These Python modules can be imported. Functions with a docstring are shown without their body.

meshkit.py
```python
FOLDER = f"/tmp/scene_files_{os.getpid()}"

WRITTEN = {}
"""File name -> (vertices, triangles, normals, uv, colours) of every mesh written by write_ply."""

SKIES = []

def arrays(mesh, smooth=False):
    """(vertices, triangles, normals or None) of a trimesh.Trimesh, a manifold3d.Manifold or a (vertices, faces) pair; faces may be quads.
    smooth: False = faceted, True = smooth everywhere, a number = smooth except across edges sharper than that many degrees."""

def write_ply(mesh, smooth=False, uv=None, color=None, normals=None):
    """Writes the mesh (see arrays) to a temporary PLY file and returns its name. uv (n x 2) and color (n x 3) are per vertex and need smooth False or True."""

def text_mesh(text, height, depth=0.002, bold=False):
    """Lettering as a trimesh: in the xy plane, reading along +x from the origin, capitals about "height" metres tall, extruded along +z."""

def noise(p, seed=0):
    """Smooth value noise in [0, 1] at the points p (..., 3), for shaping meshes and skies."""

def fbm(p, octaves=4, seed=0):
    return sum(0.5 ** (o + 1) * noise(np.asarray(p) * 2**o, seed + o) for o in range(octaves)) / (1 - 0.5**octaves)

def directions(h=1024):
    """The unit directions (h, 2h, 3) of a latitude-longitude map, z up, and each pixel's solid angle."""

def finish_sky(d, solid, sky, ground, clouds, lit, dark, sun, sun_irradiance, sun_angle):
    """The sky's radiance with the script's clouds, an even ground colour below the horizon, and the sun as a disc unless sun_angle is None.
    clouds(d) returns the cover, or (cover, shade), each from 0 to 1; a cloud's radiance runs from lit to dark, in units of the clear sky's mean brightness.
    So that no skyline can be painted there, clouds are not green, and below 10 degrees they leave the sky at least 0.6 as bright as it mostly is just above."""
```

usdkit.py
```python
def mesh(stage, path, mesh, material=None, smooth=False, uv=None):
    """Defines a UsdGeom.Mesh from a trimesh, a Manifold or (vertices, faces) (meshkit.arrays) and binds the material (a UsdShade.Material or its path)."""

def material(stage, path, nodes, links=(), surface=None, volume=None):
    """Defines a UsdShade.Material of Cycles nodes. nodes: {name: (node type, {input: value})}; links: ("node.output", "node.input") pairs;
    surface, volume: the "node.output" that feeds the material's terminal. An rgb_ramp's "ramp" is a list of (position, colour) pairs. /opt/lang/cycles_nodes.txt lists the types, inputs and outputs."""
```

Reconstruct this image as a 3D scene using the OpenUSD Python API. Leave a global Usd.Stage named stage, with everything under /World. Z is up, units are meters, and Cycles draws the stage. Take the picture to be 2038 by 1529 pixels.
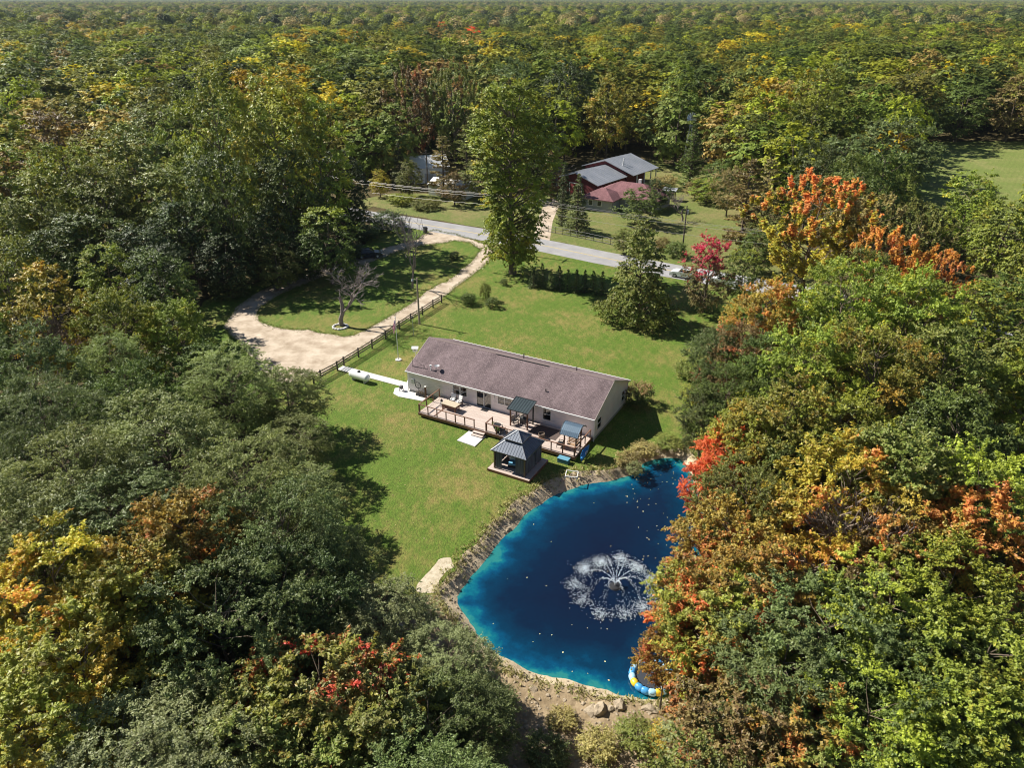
import math, os
import numpy as np
import trimesh
import shapely
from shapely.geometry import Polygon, LineString, Point
from shapely.ops import unary_union
from scipy.spatial import Delaunay, cKDTree
import usdkit, meshkit
from pxr import Usd, UsdGeom, UsdLux, UsdShade, Gf, Sdf, Vt

stage = Usd.Stage.CreateInMemory()
UsdGeom.SetStageUpAxis(stage, 'Z')
UsdGeom.SetStageMetersPerUnit(stage, 1.0)
UsdGeom.Xform.Define(stage, '/World')

# ------------------------------------------------------------------ camera, sky, sun, exposure
CAM_H, PITCH, FOC = 39.9, math.radians(27.36), 1485.0      # metres, down-tilt, focal length in pixels of a 2038 wide picture
cam = UsdGeom.Camera.Define(stage, '/World/camera')
cam.AddTranslateOp().Set(Gf.Vec3d(0, 0, CAM_H))
cam.AddRotateXYZOp().Set(Gf.Vec3f(90 - math.degrees(PITCH), 0, 0))
cam.CreateHorizontalApertureAttr(36.0)
cam.CreateFocalLengthAttr(36.0 * FOC / 2038.0)
cam.CreateClippingRangeAttr(Gf.Vec2f(0.5, 60000.0))
cam.CreateExposureAttr(0.8)
HAZE = 0.00003
SUN_AZ, SUN_EL = math.radians(-64.0), math.radians(42.0)
SUN = np.array([math.cos(SUN_EL) * math.sin(SUN_AZ), math.cos(SUN_EL) * math.cos(SUN_AZ), math.sin(SUN_EL)])
sky = UsdLux.DomeLight.Define(stage, '/World/sky')
sky_mat = usdkit.material(stage, '/World/Looks/clear_sky', {
    "s": ("sky_texture", {"sky_type": "single_scattering", "sun_disc": False, "sun_elevation": SUN_EL, "sun_rotation": SUN_AZ, "aerosol_density": 0.25, "air_density": 0.9}),
    "b": ("background_shader", {"strength": 0.05})}, [("s.color", "b.color")], surface="b.background")
UsdShade.MaterialBindingAPI.Apply(sky.GetPrim()).Bind(sky_mat)
sky.GetPrim().SetCustomDataByKey('kind', 'structure')
sun = UsdLux.DistantLight.Define(stage, '/World/sun')
sun.CreateIntensityAttr(1.25)
sun.CreateNormalizeAttr(True)
sun.CreateAngleAttr(0.5)
sun.CreateColorAttr(Gf.Vec3f(1.0, 0.955, 0.87))
sun.AddRotateXYZOp().Set(Gf.Vec3f(90 - math.degrees(SUN_EL), 0, 180 - math.degrees(SUN_AZ)))

# ------------------------------------------------------------------ helpers
cp, sp = math.cos(PITCH), math.sin(PITCH)


def at(x, y, z=0.0):
    """where the sight line through a point of the photograph meets the height z"""
    u, v = (x - 1019.0) / FOC, (764.5 - y) / FOC
    d = np.array([u, cp + v * sp, -sp + v * cp])
    return np.array([0, 0, CAM_H]) + d * ((z - CAM_H) / d[2])


def gp(pts, z=0.0):
    return [tuple(at(x, y, z)[:2]) for x, y in pts]


def project(P):
    P = np.atleast_2d(np.asarray(P, float)) - [0, 0, CAM_H]
    Y = P[:, 1] * cp - P[:, 2] * sp
    Z = P[:, 1] * sp + P[:, 2] * cp
    Y = np.where(Y < 0.1, 0.1, Y)
    return np.stack([1019 + FOC * P[:, 0] / Y, 764.5 - FOC * Z / Y], 1)


TAKEN = {}


def numbered(path):
    n = TAKEN.get(path, 0)
    TAKEN[path] = n + 1
    return path if n == 0 else f"{path}_{n:03d}"


def tag(prim, label=None, cat=None, group=None, kind=None):
    for k, v in (('label', label), ('category', cat), ('group', group), ('kind', kind)):
        if v:
            prim.SetCustomDataByKey(k, v)


def bind(prim, mat):
    UsdShade.MaterialBindingAPI.Apply(prim).Bind(mat)


def thing(name, label, cat, loc=(0, 0, 0), rot=0.0, group=None, scale=None):
    x = UsdGeom.Xform.Define(stage, numbered('/World/' + name))
    x.AddTranslateOp().Set(Gf.Vec3d(*map(float, loc)))
    if rot:
        x.AddRotateZOp().Set(float(math.degrees(rot)))
    if scale is not None:
        x.AddScaleOp().Set(Gf.Vec3f(*map(float, scale)))
    tag(x.GetPrim(), label, cat, group)
    return x.GetPrim()


def part(owner, name, mesh, mat, label=None, kind=None, smooth=False, attr=None):
    if isinstance(mesh, G):
        mesh = mesh.mesh()
    m = usdkit.mesh(stage, numbered(f"{owner.GetPath()}/{name}"), mesh, mat, smooth=smooth)
    tag(m.GetPrim(), label, None, None, kind)
    put_attr(m, attr)
    return m.GetPrim()


def put_attr(m, attr):
    for k, v in (attr or {}).items():
        v = np.asarray(v, np.float32)
        if v.ndim == 1:
            UsdGeom.PrimvarsAPI(m).CreatePrimvar(k, Sdf.ValueTypeNames.FloatArray, 'vertex').Set(Vt.FloatArray.FromNumpy(v))
        else:
            UsdGeom.PrimvarsAPI(m).CreatePrimvar(k, Sdf.ValueTypeNames.Color3fArray, 'vertex').Set(Vt.Vec3fArray.FromNumpy(v))


def solo(name, mesh, mat, label=None, cat=None, group=None, kind=None, smooth=False, attr=None):
    if isinstance(mesh, G):
        mesh = mesh.mesh()
    m = usdkit.mesh(stage, numbered('/World/' + name), mesh, mat, smooth=smooth)
    tag(m.GetPrim(), label, cat, group, kind)
    put_attr(m, attr)
    return m.GetPrim()


class G:
    """collects simple solids into one mesh"""

    def __init__(s):
        s.v, s.f, s.n = [], [], 0

    def add(s, v, f=None):
        if f is None:
            v, f = np.array(v.vertices), np.array(v.faces)
        v, f = np.asarray(v, float), np.asarray(f, int)
        if f.shape[1] == 4:
            f = np.vstack([f[:, [0, 1, 2]], f[:, [0, 2, 3]]])
        s.v.append(v)
        s.f.append(f + s.n)
        s.n += len(v)
        return s

    def box(s, x0, x1, y0, y1, z0, z1):
        v = np.array([[x, y, z] for x in (x0, x1) for y in (y0, y1) for z in (z0, z1)])
        f = [[0, 1, 3, 2], [4, 6, 7, 5], [0, 4, 5, 1], [2, 3, 7, 6], [0, 2, 6, 4], [1, 5, 7, 3]]
        return s.add(v, f)

    def hexa(s, bottom, top):
        """a solid between two quads given in the same turning sense (counter-clockwise seen from above)"""
        v = np.vstack([bottom, top])
        f = [[3, 2, 1, 0], [4, 5, 6, 7]] + [[i, (i + 1) % 4, 4 + (i + 1) % 4, 4 + i] for i in range(4)]
        return s.add(v, f)

    def beam(s, p, q, w, h):
        p, q = np.asarray(p, float), np.asarray(q, float)
        t = (q - p) / np.linalg.norm(q - p)
        a = np.cross(t, [0, 0, 1.0]) if abs(t[2]) < 0.95 else np.array([1.0, 0, 0])
        a /= np.linalg.norm(a)
        b = np.cross(a, t)
        ring = [(-w / 2, -h / 2), (w / 2, -h / 2), (w / 2, h / 2), (-w / 2, h / 2)]
        v = np.array([o + a * i + b * j for o in (p, q) for i, j in ring])
        f = [[0, 1, 2, 3], [7, 6, 5, 4]] + [[i, 4 + i, 4 + (i + 1) % 4, (i + 1) % 4] for i in range(4)]
        return s.add(v, f)

    def tube(s, pts, radii, sides=6, cap=True):
        p = np.asarray(pts, float)
        r = np.broadcast_to(np.asarray(radii, float), (len(p),))
        t = np.gradient(p, axis=0)
        t /= np.linalg.norm(t, axis=1, keepdims=True) + 1e-12
        a = np.cross(t, np.where(np.abs(t[:, 2:]) < 0.9, [0, 0, 1.0], [1.0, 0, 0]))
        a /= np.linalg.norm(a, axis=1, keepdims=True) + 1e-12
        b = np.cross(t, a)
        ang = np.arange(sides) * 2 * np.pi / sides
        v = (p[:, None] + r[:, None, None] * (np.cos(ang)[None, :, None] * a[:, None] + np.sin(ang)[None, :, None] * b[:, None])).reshape(-1, 3)
        i, j = np.meshgrid(np.arange(len(p) - 1), np.arange(sides), indexing='ij')
        q = np.stack([i * sides + j, i * sides + (j + 1) % sides, (i + 1) * sides + (j + 1) % sides, (i + 1) * sides + j], -1).reshape(-1, 4)
        f = np.vstack([q[:, [0, 1, 2]], q[:, [0, 2, 3]]])
        if cap:
            e = len(p) - 1
            f = np.vstack([f, [[0, k + 1, k] for k in range(1, sides - 1)], [[e * sides, e * sides + k, e * sides + k + 1] for k in range(1, sides - 1)]])
        return s.add(v, f)

    def cyl(s, x, y, z0, z1, r, sides=14, r1=None):
        return s.tube([[x, y, z0], [x, y, z1]], [r, r if r1 is None else r1], sides)

    def ball(s, c, r, sub=2, sq=(1, 1, 1)):
        m = trimesh.creation.icosphere(sub, 1.0)
        return s.add(np.array(m.vertices) * np.asarray(sq) * r + np.asarray(c), m.faces)

    def prism(s, pts, z0, z1):
        m = trimesh.creation.extrude_polygon(pts if isinstance(pts, Polygon) else Polygon(pts), z1 - z0, engine='earcut')
        m.apply_translation((0, 0, z0))
        return s.add(m)

    def side(s, pts, y0, y1):
        """an outline in x and z, extruded along y"""
        m = trimesh.creation.extrude_polygon(Polygon(pts), y1 - y0, engine='earcut')
        v = np.array(m.vertices)
        return s.add(np.stack([v[:, 0], y1 - v[:, 2], v[:, 1]], 1), m.faces)

    def revolve(s, prof, c=(0, 0, 0), sections=20):
        m = trimesh.creation.revolve(np.asarray(prof, float), sections=sections)
        return s.add(np.array(m.vertices) + np.asarray(c), m.faces)

    def move(s, t=(0, 0, 0), rz=0.0):
        c, d = math.cos(rz), math.sin(rz)
        R = np.array([[c, -d, 0], [d, c, 0], [0, 0, 1]])
        s.v = [v @ R.T + np.asarray(t) for v in s.v]
        return s

    def mesh(s):
        return trimesh.Trimesh(np.vstack(s.v), np.vstack(s.f), process=False)


# ------------------------------------------------------------------ materials
LOOKS = '/World/Looks/'


def mat(name, color, rough=0.6, var=0.0, scale=4.0, color2=None, bump=0.0, bscale=30.0, metallic=0.0, spec=0.5, stretch=(1, 1, 1), detail=4.0):
    n = {"p": ("principled_bsdf", {"base_color": color, "roughness": rough, "metallic": metallic, "specular_ior_level": spec})}
    l = []
    if var or color2 is not None or bump:
        n["tc"] = ("texture_coordinate", {})
        n["map"] = ("mapping", {"scale": stretch})
        l += [("tc.object", "map.vector")]
    if var or color2 is not None:
        c = np.array(color)
        a, b = (c * (1 - var), c * (1 + var)) if color2 is None else (c, np.array(color2))
        n["n"] = ("noise_texture", {"scale": scale, "detail": detail, "roughness": 0.65})
        n["r"] = ("rgb_ramp", {"ramp": [(0.3, tuple(a)), (0.7, tuple(b))]})
        l += [("map.vector", "n.vector"), ("n.fac", "r.fac"), ("r.color", "p.base_color")]
    if bump:
        n["bn"] = ("noise_texture", {"scale": bscale, "detail": 3.0})
        n["b"] = ("bump", {"strength": bump, "distance": 0.05})
        l += [("map.vector", "bn.vector"), ("bn.fac", "b.height"), ("b.normal", "p.normal")]
    return usdkit.material(stage, LOOKS + name, n, l, surface="p.BSDF")


def leaf_mat(name, c1, c2, accent=None, mode='patch', amount=0.3, trans=0.42, spec=0.3, mixing=1.0):
    """foliage: two leaf colours mixed leaf by leaf, and an accent colour on some boughs (patch) or towards the top"""
    n = {"at": ("attribute", {"attribute": "leaf"}), "sep": ("separate_color", {"color_type": "rgb"}),
         "oi": ("object_info", {}), "tc": ("texture_coordinate", {}),
         "m1": ("mix", {"mix_type": "mix", "color1": c1, "color2": c2}),
         "nz": ("noise_texture", {"scale": 0.33, "detail": 2.0}),
         "off": ("vector_math", {"math_type": "scale", "scale": 37.0}),
         "cmb": ("combine_xyz", {"x": 0.0, "y": 0.0, "z": 0.0}),
         "add": ("vector_math", {"math_type": "add"}),
         "mr": ("math", {"math_type": "multiply_add", "value2": 0.65 * mixing, "value3": 0.3 * (1 - mixing)}),
         "mr2": ("math", {"math_type": "multiply_add", "value2": 1.1 * mixing, "value3": -0.38 * mixing}),
         "mr3": ("math", {"math_type": "add", "use_clamp": True}),
         "hv": ("hsv", {"hue": 0.5, "saturation": 1.0, "value": 1.0}),
         "vv": ("map_range", {"from_min": 0.0, "from_max": 1.0, "to_min": 0.6, "to_max": 1.4}),
         "vi": ("map_range", {"from_min": 0.0, "from_max": 1.0, "to_min": 0.8, "to_max": 1.22}),
         "vm": ("math", {"math_type": "multiply"}),
         "hh": ("map_range", {"from_min": 0.0, "from_max": 1.0, "to_min": 0.488, "to_max": 0.512}),
         "p": ("principled_bsdf", {"roughness": 0.5, "specular_ior_level": spec}),
         "t": ("translucent_bsdf", {}), "tc2": ("mix", {"mix_type": "mix", "fac": trans, "color1": (0, 0, 0)}), "mx": ("add_closure", {})}
    l = [("at.color", "sep.color"), ("oi.random", "cmb.x"), ("oi.random", "cmb.y"), ("cmb.vector", "off.vector1"), ("off.vector", "add.vector1"),
         ("tc.object", "add.vector2"), ("add.vector", "nz.vector"),
         ("sep.r", "mr.value1"), ("nz.fac", "mr2.value1"), ("mr.value", "mr3.value1"), ("mr2.value", "mr3.value2"), ("mr3.value", "m1.fac"),
         ("sep.g", "vv.value"), ("oi.random", "vi.value"), ("vv.result", "vm.value1"), ("vi.result", "vm.value2"),
         ("oi.random", "hh.value"), ("hh.result", "hv.hue"), ("vm.value", "hv.value"),
         ("hv.color", "p.base_color"), ("hv.color", "tc2.color2"), ("tc2.color", "t.color"), ("p.BSDF", "mx.closure1"), ("t.BSDF", "mx.closure2")]
    last = "m1.color"
    if accent is not None:
        n["an"] = ("noise_texture", {"scale": 0.3 if mode == 'patch' else 0.45, "detail": 3.0, "roughness": 0.6})
        n["off2"] = ("vector_math", {"math_type": "add", "vector2": (13.1, 5.3, 8.8)})
        l += [("add.vector", "off2.vector1"), ("off2.vector", "an.vector")]
        n["m2"] = ("mix", {"mix_type": "mix", "color2": accent})
        th = (0.74 if mode == 'patch' else 0.86) + 0.05 - 0.28 * amount
        n["ar"] = ("map_range", {"range_type": "smoothstep", "clamp": True, "from_min": th - 0.06, "from_max": th + 0.14, "to_min": 0.0, "to_max": 1.0})
        src = "an.fac"
        if mode == 'top':
            n["tp"] = ("math", {"math_type": "multiply_add", "value2": 0.75, "value3": -0.42})
            n["ts"] = ("math", {"math_type": "add"})
            l += [("sep.b", "tp.value1"), ("tp.value", "ts.value1"), ("an.fac", "ts.value2")]
            src = "ts.value"
        n["jr"] = ("math", {"math_type": "multiply_add", "value2": 0.2})
        l += [("sep.r", "jr.value1"), (src, "jr.value3"), ("jr.value", "ar.value"), ("ar.result", "m2.fac"), (last, "m2.color1")]
        last = "m2.color"
    l.append((last, "hv.color"))
    return usdkit.material(stage, LOOKS + name, n, l, surface="mx.closure")

# ------------------------------------------------------------------ ground, lawn, pond, road, drive (the large structure)
WATER_Z = -0.7
water_px = [(910, 1186), (922, 1168), (945, 1140), (985, 1085), (1040, 1030), (1100, 985), (1160, 965), (1215, 956), (1258, 946), (1282, 922), (1310, 911),
            (1350, 912), (1372, 935), (1392, 985), (1404, 1050), (1400, 1120), (1385, 1200), (1372, 1280), (1370, 1350), (1345, 1398), (1280, 1390), (1200, 1371),
            (1130, 1357), (1060, 1337), (1000, 1311), (962, 1282), (934, 1242), (916, 1208)]
water_poly = Polygon(gp(water_px, WATER_Z)).buffer(0.6, join_style=1).buffer(-0.6)


def wobble(poly, amp, seed, step=0.5):
    """an uneven outline in place of a clean one"""
    ring = poly.exterior
    n = max(12, int(ring.length / step))
    p = np.array([ring.interpolate(i / n, normalized=True).coords[0] for i in range(n)])
    q = np.c_[p, np.zeros(n)]
    d = np.stack([meshkit.fbm(q * 0.55, 3, seed) - 0.5, meshkit.fbm(q * 0.55, 3, seed + 9) - 0.5], 1)
    return Polygon(p + d * 2 * amp).buffer(0)


water_poly = wobble(water_poly, 0.35, 4)
bank_poly = wobble(water_poly.buffer(1.25), 0.6, 5).union(water_poly.buffer(0.75))
if bank_poly.geom_type != 'Polygon':
    bank_poly = max(bank_poly.geoms, key=lambda g: g.area)
bank_poly = Polygon(bank_poly.exterior)

lawn_px = [(832, 1190), (765, 1175), (690, 1100), (600, 1010), (520, 900), (450, 800), (395, 700), (372, 640), (420, 590), (520, 560), (640, 540), (700, 505), (745, 470),
           (735, 441), (800, 446), (940, 476), (1088, 501), (1198, 526), (1330, 549), (1500, 573), (1580, 600), (1530, 680), (1450, 760), (1425, 860), (1410, 915), (1340, 930),
           (1260, 950), (1100, 1010), (1000, 1090), (930, 1180)]
lawn_all = Polygon(gp(lawn_px)).buffer(0)
lawn_poly = wobble(lawn_all, 0.5, 7).difference(bank_poly)
if lawn_poly.geom_type != 'Polygon':
    lawn_poly = max(lawn_poly.geoms, key=lambda g: g.area)
soil_px = [(836, 1186), (905, 1170), (1000, 1260), (1150, 1345), (1330, 1390), (1420, 1380), (1420, 1580), (1000, 1600), (860, 1500), (800, 1400), (770, 1290), (790, 1210)]
soil_poly = wobble(Polygon(gp(soil_px)), 0.6, 8).difference(bank_poly).difference(lawn_poly)
if soil_poly.geom_type != 'Polygon':
    soil_poly = max(soil_poly.geoms, key=lambda g: g.area)
road_line = LineString([(-140, 214), (-60, 171), (-28.5, 151.6), (-22.3, 148.6), (-7.7, 140.3), (6.3, 131.4), (15.6, 124.7), (25.8, 118), (37.9, 110.8), (70, 91.5), (130, 52)])
road_poly = road_line.buffer(3.4, cap_style=2, join_style=1)
nlawn_px = [(700, 425), (744, 411), (800, 426), (940, 450), (1088, 477), (1198, 500), (1330, 529), (1520, 562), (1640, 590), (1620, 500), (1530, 430), (1470, 390), (1430, 350), (1300, 318), (1200, 330),
            (1100, 375), (1000, 400), (900, 385), (780, 385), (700, 400)]
nlawn_poly = wobble(Polygon(gp(nlawn_px)).buffer(0), 0.5, 9).difference(road_line.buffer(3.35))
if nlawn_poly.geom_type != 'Polygon':
    nlawn_poly = max(nlawn_poly.geoms, key=lambda g: g.area)
field_px = [(1780, 430), (1800, 310), (1840, 284), (1900, 281), (2140, 281), (2200, 560), (1990, 470), (1900, 450)]
field_poly = wobble(Polygon(gp(field_px)), 1.2, 10)

drive_outer = [(985, 493), (980, 506), (973, 523), (941, 545), (901, 577), (879, 597), (827, 627), (780, 655), (733, 688), (681, 720), (639, 749), (560, 765), (520, 738), (494, 705), (462, 668),
               (446, 650), (458, 630), (470, 613), (494, 593), (524, 577), (560, 560), (620, 540), (690, 518), (742, 500), (790, 487), (832, 477), (848, 463), (862, 458), (905, 466)]
drive_inner = [(935, 482), (945, 489), (958, 497), (933, 525), (897, 555), (852, 579), (803, 614), (736, 653), (706, 667), (676, 671), (644, 663), (606, 658), (559, 655), (527, 647),
               (511, 633), (515, 618), (530, 603), (551, 589), (600, 568), (660, 545), (720, 527), (760, 513), (810, 494), (850, 486), (877, 484), (905, 479)]
island = Polygon(gp(drive_inner)).buffer(0)
drive_poly = wobble(Polygon(gp(drive_outer)).buffer(0), 0.42, 11, 0.3).difference(wobble(island, 0.42, 12, 0.3))
if drive_poly.geom_type != 'Polygon':
    drive_poly = max(drive_poly.geoms, key=lambda g: g.area)
HOUSE_C, HOUSE_YAW = np.array([0.485, 73.89, 0.0]), -0.5


def hw(x, y, z=0.0):
    """a point of the house's own frame (x along the ridge, y to the back) in the world"""
    c, s = math.cos(HOUSE_YAW), math.sin(HOUSE_YAW)
    return np.array([HOUSE_C[0] + c * x - s * y, HOUSE_C[1] + s * x + c * y, z])


def flat(poly, z):
    v, f = trimesh.creation.triangulate_polygon(poly, engine='earcut')
    v3 = np.c_[v, np.full(len(v), z)]
    a = np.cross(v3[f[:, 1]] - v3[f[:, 0]], v3[f[:, 2]] - v3[f[:, 0]])[:, 2]
    f = np.where((a < 0)[:, None], f[:, ::-1], f)
    return trimesh.Trimesh(v3, f, process=False)


def grid_region(poly, step, hfun, seed=0, inner=None):
    """a fine sheet over a region, lifted by hfun(xy)"""
    rng = np.random.default_rng(seed)
    ring = poly.exterior
    n = int(ring.length / step)
    b = np.array([ring.interpolate(i / n, normalized=True).coords[0] for i in range(n)])
    x0, y0, x1, y1 = poly.bounds
    gx, gy = np.meshgrid(np.arange(x0, x1, step), np.arange(y0, y1, step))
    p = np.c_[gx.ravel(), gy.ravel()] + rng.uniform(-.25, .25, (gx.size, 2)) * step
    p = p[shapely.contains_xy(poly.buffer(-step * 0.5), p[:, 0], p[:, 1])]
    p = np.vstack([b, p])
    t = Delaunay(p).simplices
    c = p[t].mean(1)
    t = t[shapely.contains_xy(poly, c[:, 0], c[:, 1])]
    if inner is not None:
        c = p[t].mean(1)
        t = t[~shapely.contains_xy(inner, c[:, 0], c[:, 1])]
    z = hfun(p)
    v = np.c_[p, z]
    a = np.cross(v[t[:, 1]] - v[t[:, 0]], v[t[:, 2]] - v[t[:, 0]])[:, 2]
    t = np.where((a < 0)[:, None], t[:, ::-1], t)
    return trimesh.Trimesh(v, t, process=False)


ring = water_poly.exterior
shore = cKDTree(np.array([ring.interpolate(d).coords[0] for d in np.arange(0, ring.length, 0.15)]))
bring = bank_poly.exterior
bshore = cKDTree(np.array([bring.interpolate(d).coords[0] for d in np.arange(0, bring.length, 0.15)]))


def shore_dist(p):
    d = shore.query(p)[0]
    return np.where(shapely.contains_xy(water_poly, p[:, 0], p[:, 1]), -d, d)


def bank_h(p):
    s = shore_dist(p)
    e = bshore.query(p)[0]
    t = np.clip(s / (s + e + 1e-6), 0, 1)
    up = WATER_Z * (1 - t) ** 1.3
    n = meshkit.fbm(np.c_[p * 1.3, np.zeros(len(p))], 4, 3) - 0.5
    h = np.where(s > 0, up + 0.2 * n * np.sqrt(np.clip(t * (1 - t) * 4, 0, 1)), WATER_Z + s * 0.55)
    return np.where(e < 0.02, -0.005, h)


def soil_h(p):
    n = meshkit.fbm(np.c_[p * 0.8, np.zeros(len(p))], 5, 21)
    return 0.02 + 0.35 * np.clip(n - 0.35, 0, 1)


# lawn colours: green with worn olive and tan patches, as the turf itself is coloured
def turf(name, green, green2, tan, tan_at=0.56, fine=1.0):
    return usdkit.material(stage, LOOKS + name, {
        "g": ("geometry", {}),
        "n1": ("noise_texture", {"scale": 0.12, "detail": 6.0, "roughness": 0.62}),
        "n2": ("noise_texture", {"scale": 1.3, "detail": 5.0, "roughness": 0.7}),
        "n3": ("noise_texture", {"scale": 7.0, "detail": 4.0, "roughness": 0.75}),
        "mp": ("mapping", {"scale": (1.0, 0.45, 1.0), "rotation": (0, 0, 0.5)}),
        "r1": ("map_range", {"range_type": "smoothstep", "clamp": True, "from_min": tan_at - 0.13, "from_max": tan_at + 0.16, "to_min": 0.0, "to_max": 1.0}),
        "ad": ("math", {"math_type": "multiply_add", "value2": 0.55, "value3": 0.0}),
        "ad2": ("math", {"math_type": "multiply_add", "value2": 0.45}),
        "m0": ("mix", {"mix_type": "mix", "color1": green, "color2": green2}),
        "m1": ("mix", {"mix_type": "mix", "color2": tan}),
        "v": ("map_range", {"from_min": 0.25, "from_max": 0.75, "to_min": 0.4 * fine, "to_max": 1.75 * fine}),
        "hv": ("hsv", {"hue": 0.5, "saturation": 1.0}),
        "mo": ("mapping", {"rotation": (0, 0, 0.62)}), "wv": ("wave_texture", {"wave_type": "bands", "bands_direction": "x", "scale": 0.26, "distortion": 2.5, "detail": 2.0, "detail_scale": 0.6}),
        "wr": ("map_range", {"to_min": 0.955, "to_max": 1.035}), "wm": ("math", {"math_type": "multiply"}),
        "bn": ("noise_texture", {"scale": 9.0, "detail": 4.0, "roughness": 0.8}),
        "b": ("bump", {"strength": 0.85, "distance": 0.12}),
        "p": ("principled_bsdf", {"roughness": 0.85, "specular_ior_level": 0.2})},
        [("g.position", "n1.vector"), ("g.position", "mp.vector"), ("mp.vector", "n2.vector"), ("mp.vector", "n3.vector"), ("g.position", "bn.vector"),
         ("n1.fac", "ad.value1"), ("n2.fac", "ad2.value1"), ("ad.value", "ad2.value3"), ("ad2.value", "r1.value"), ("n2.fac", "m0.fac"), ("m0.color", "m1.color1"), ("r1.result", "m1.fac"),
         ("n3.fac", "v.value"), ("g.position", "mo.vector"), ("mo.vector", "wv.vector"), ("wv.fac", "wr.value"), ("v.result", "wm.value1"), ("wr.result", "wm.value2"), ("wm.value", "hv.value"), ("m1.color", "hv.color"), ("hv.color", "p.base_color"), ("bn.fac", "b.height"), ("b.normal", "p.normal")], surface="p.BSDF")


lawn_mat = turf('lawn_turf', (0.068, 0.13, 0.014), (0.12, 0.175, 0.024), (0.25, 0.19, 0.065), 0.55)
verge_mat = turf('verge_turf', (0.1, 0.14, 0.028), (0.15, 0.17, 0.045), (0.22, 0.18, 0.075), 0.53)
field_mat = turf('field_turf', (0.12, 0.165, 0.035), (0.165, 0.195, 0.05), (0.24, 0.22, 0.085), 0.56)
litter_mat = mat('leaf_litter', (0.045, 0.04, 0.018), 0.95, scale=0.5, color2=(0.13, 0.1, 0.045), bump=0.8, bscale=6.0, spec=0.1)
soil_mat = mat('bare_earth', (0.16, 0.115, 0.065), 0.95, scale=0.9, color2=(0.42, 0.32, 0.2), bump=0.9, bscale=5.0, spec=0.1, detail=8.0)
sand_mat = mat('pond_sand', (0.36, 0.285, 0.18), 0.95, scale=1.4, color2=(0.62, 0.51, 0.36), bump=0.9, bscale=7.0, spec=0.1, detail=8.0)
gravel_mat = mat('pale_gravel', (0.3, 0.23, 0.16), 0.95, scale=0.5, color2=(0.62, 0.52, 0.41), bump=0.6, bscale=14.0, spec=0.1, stretch=(1.0, 1.0, 1.0), detail=9.0)
asphalt_mat = mat('old_asphalt', (0.26, 0.255, 0.26), 0.85, scale=0.35, color2=(0.36, 0.35, 0.345), bump=0.15, bscale=20.0, spec=0.2, detail=8.0)
concrete_mat = mat('concrete', (0.55, 0.53, 0.5), 0.85, scale=1.5, color2=(0.68, 0.66, 0.63), spec=0.2)
paint_mat = mat('faded_yellow_paint', (0.55, 0.42, 0.16), 0.7, var=0.15, scale=8)

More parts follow.
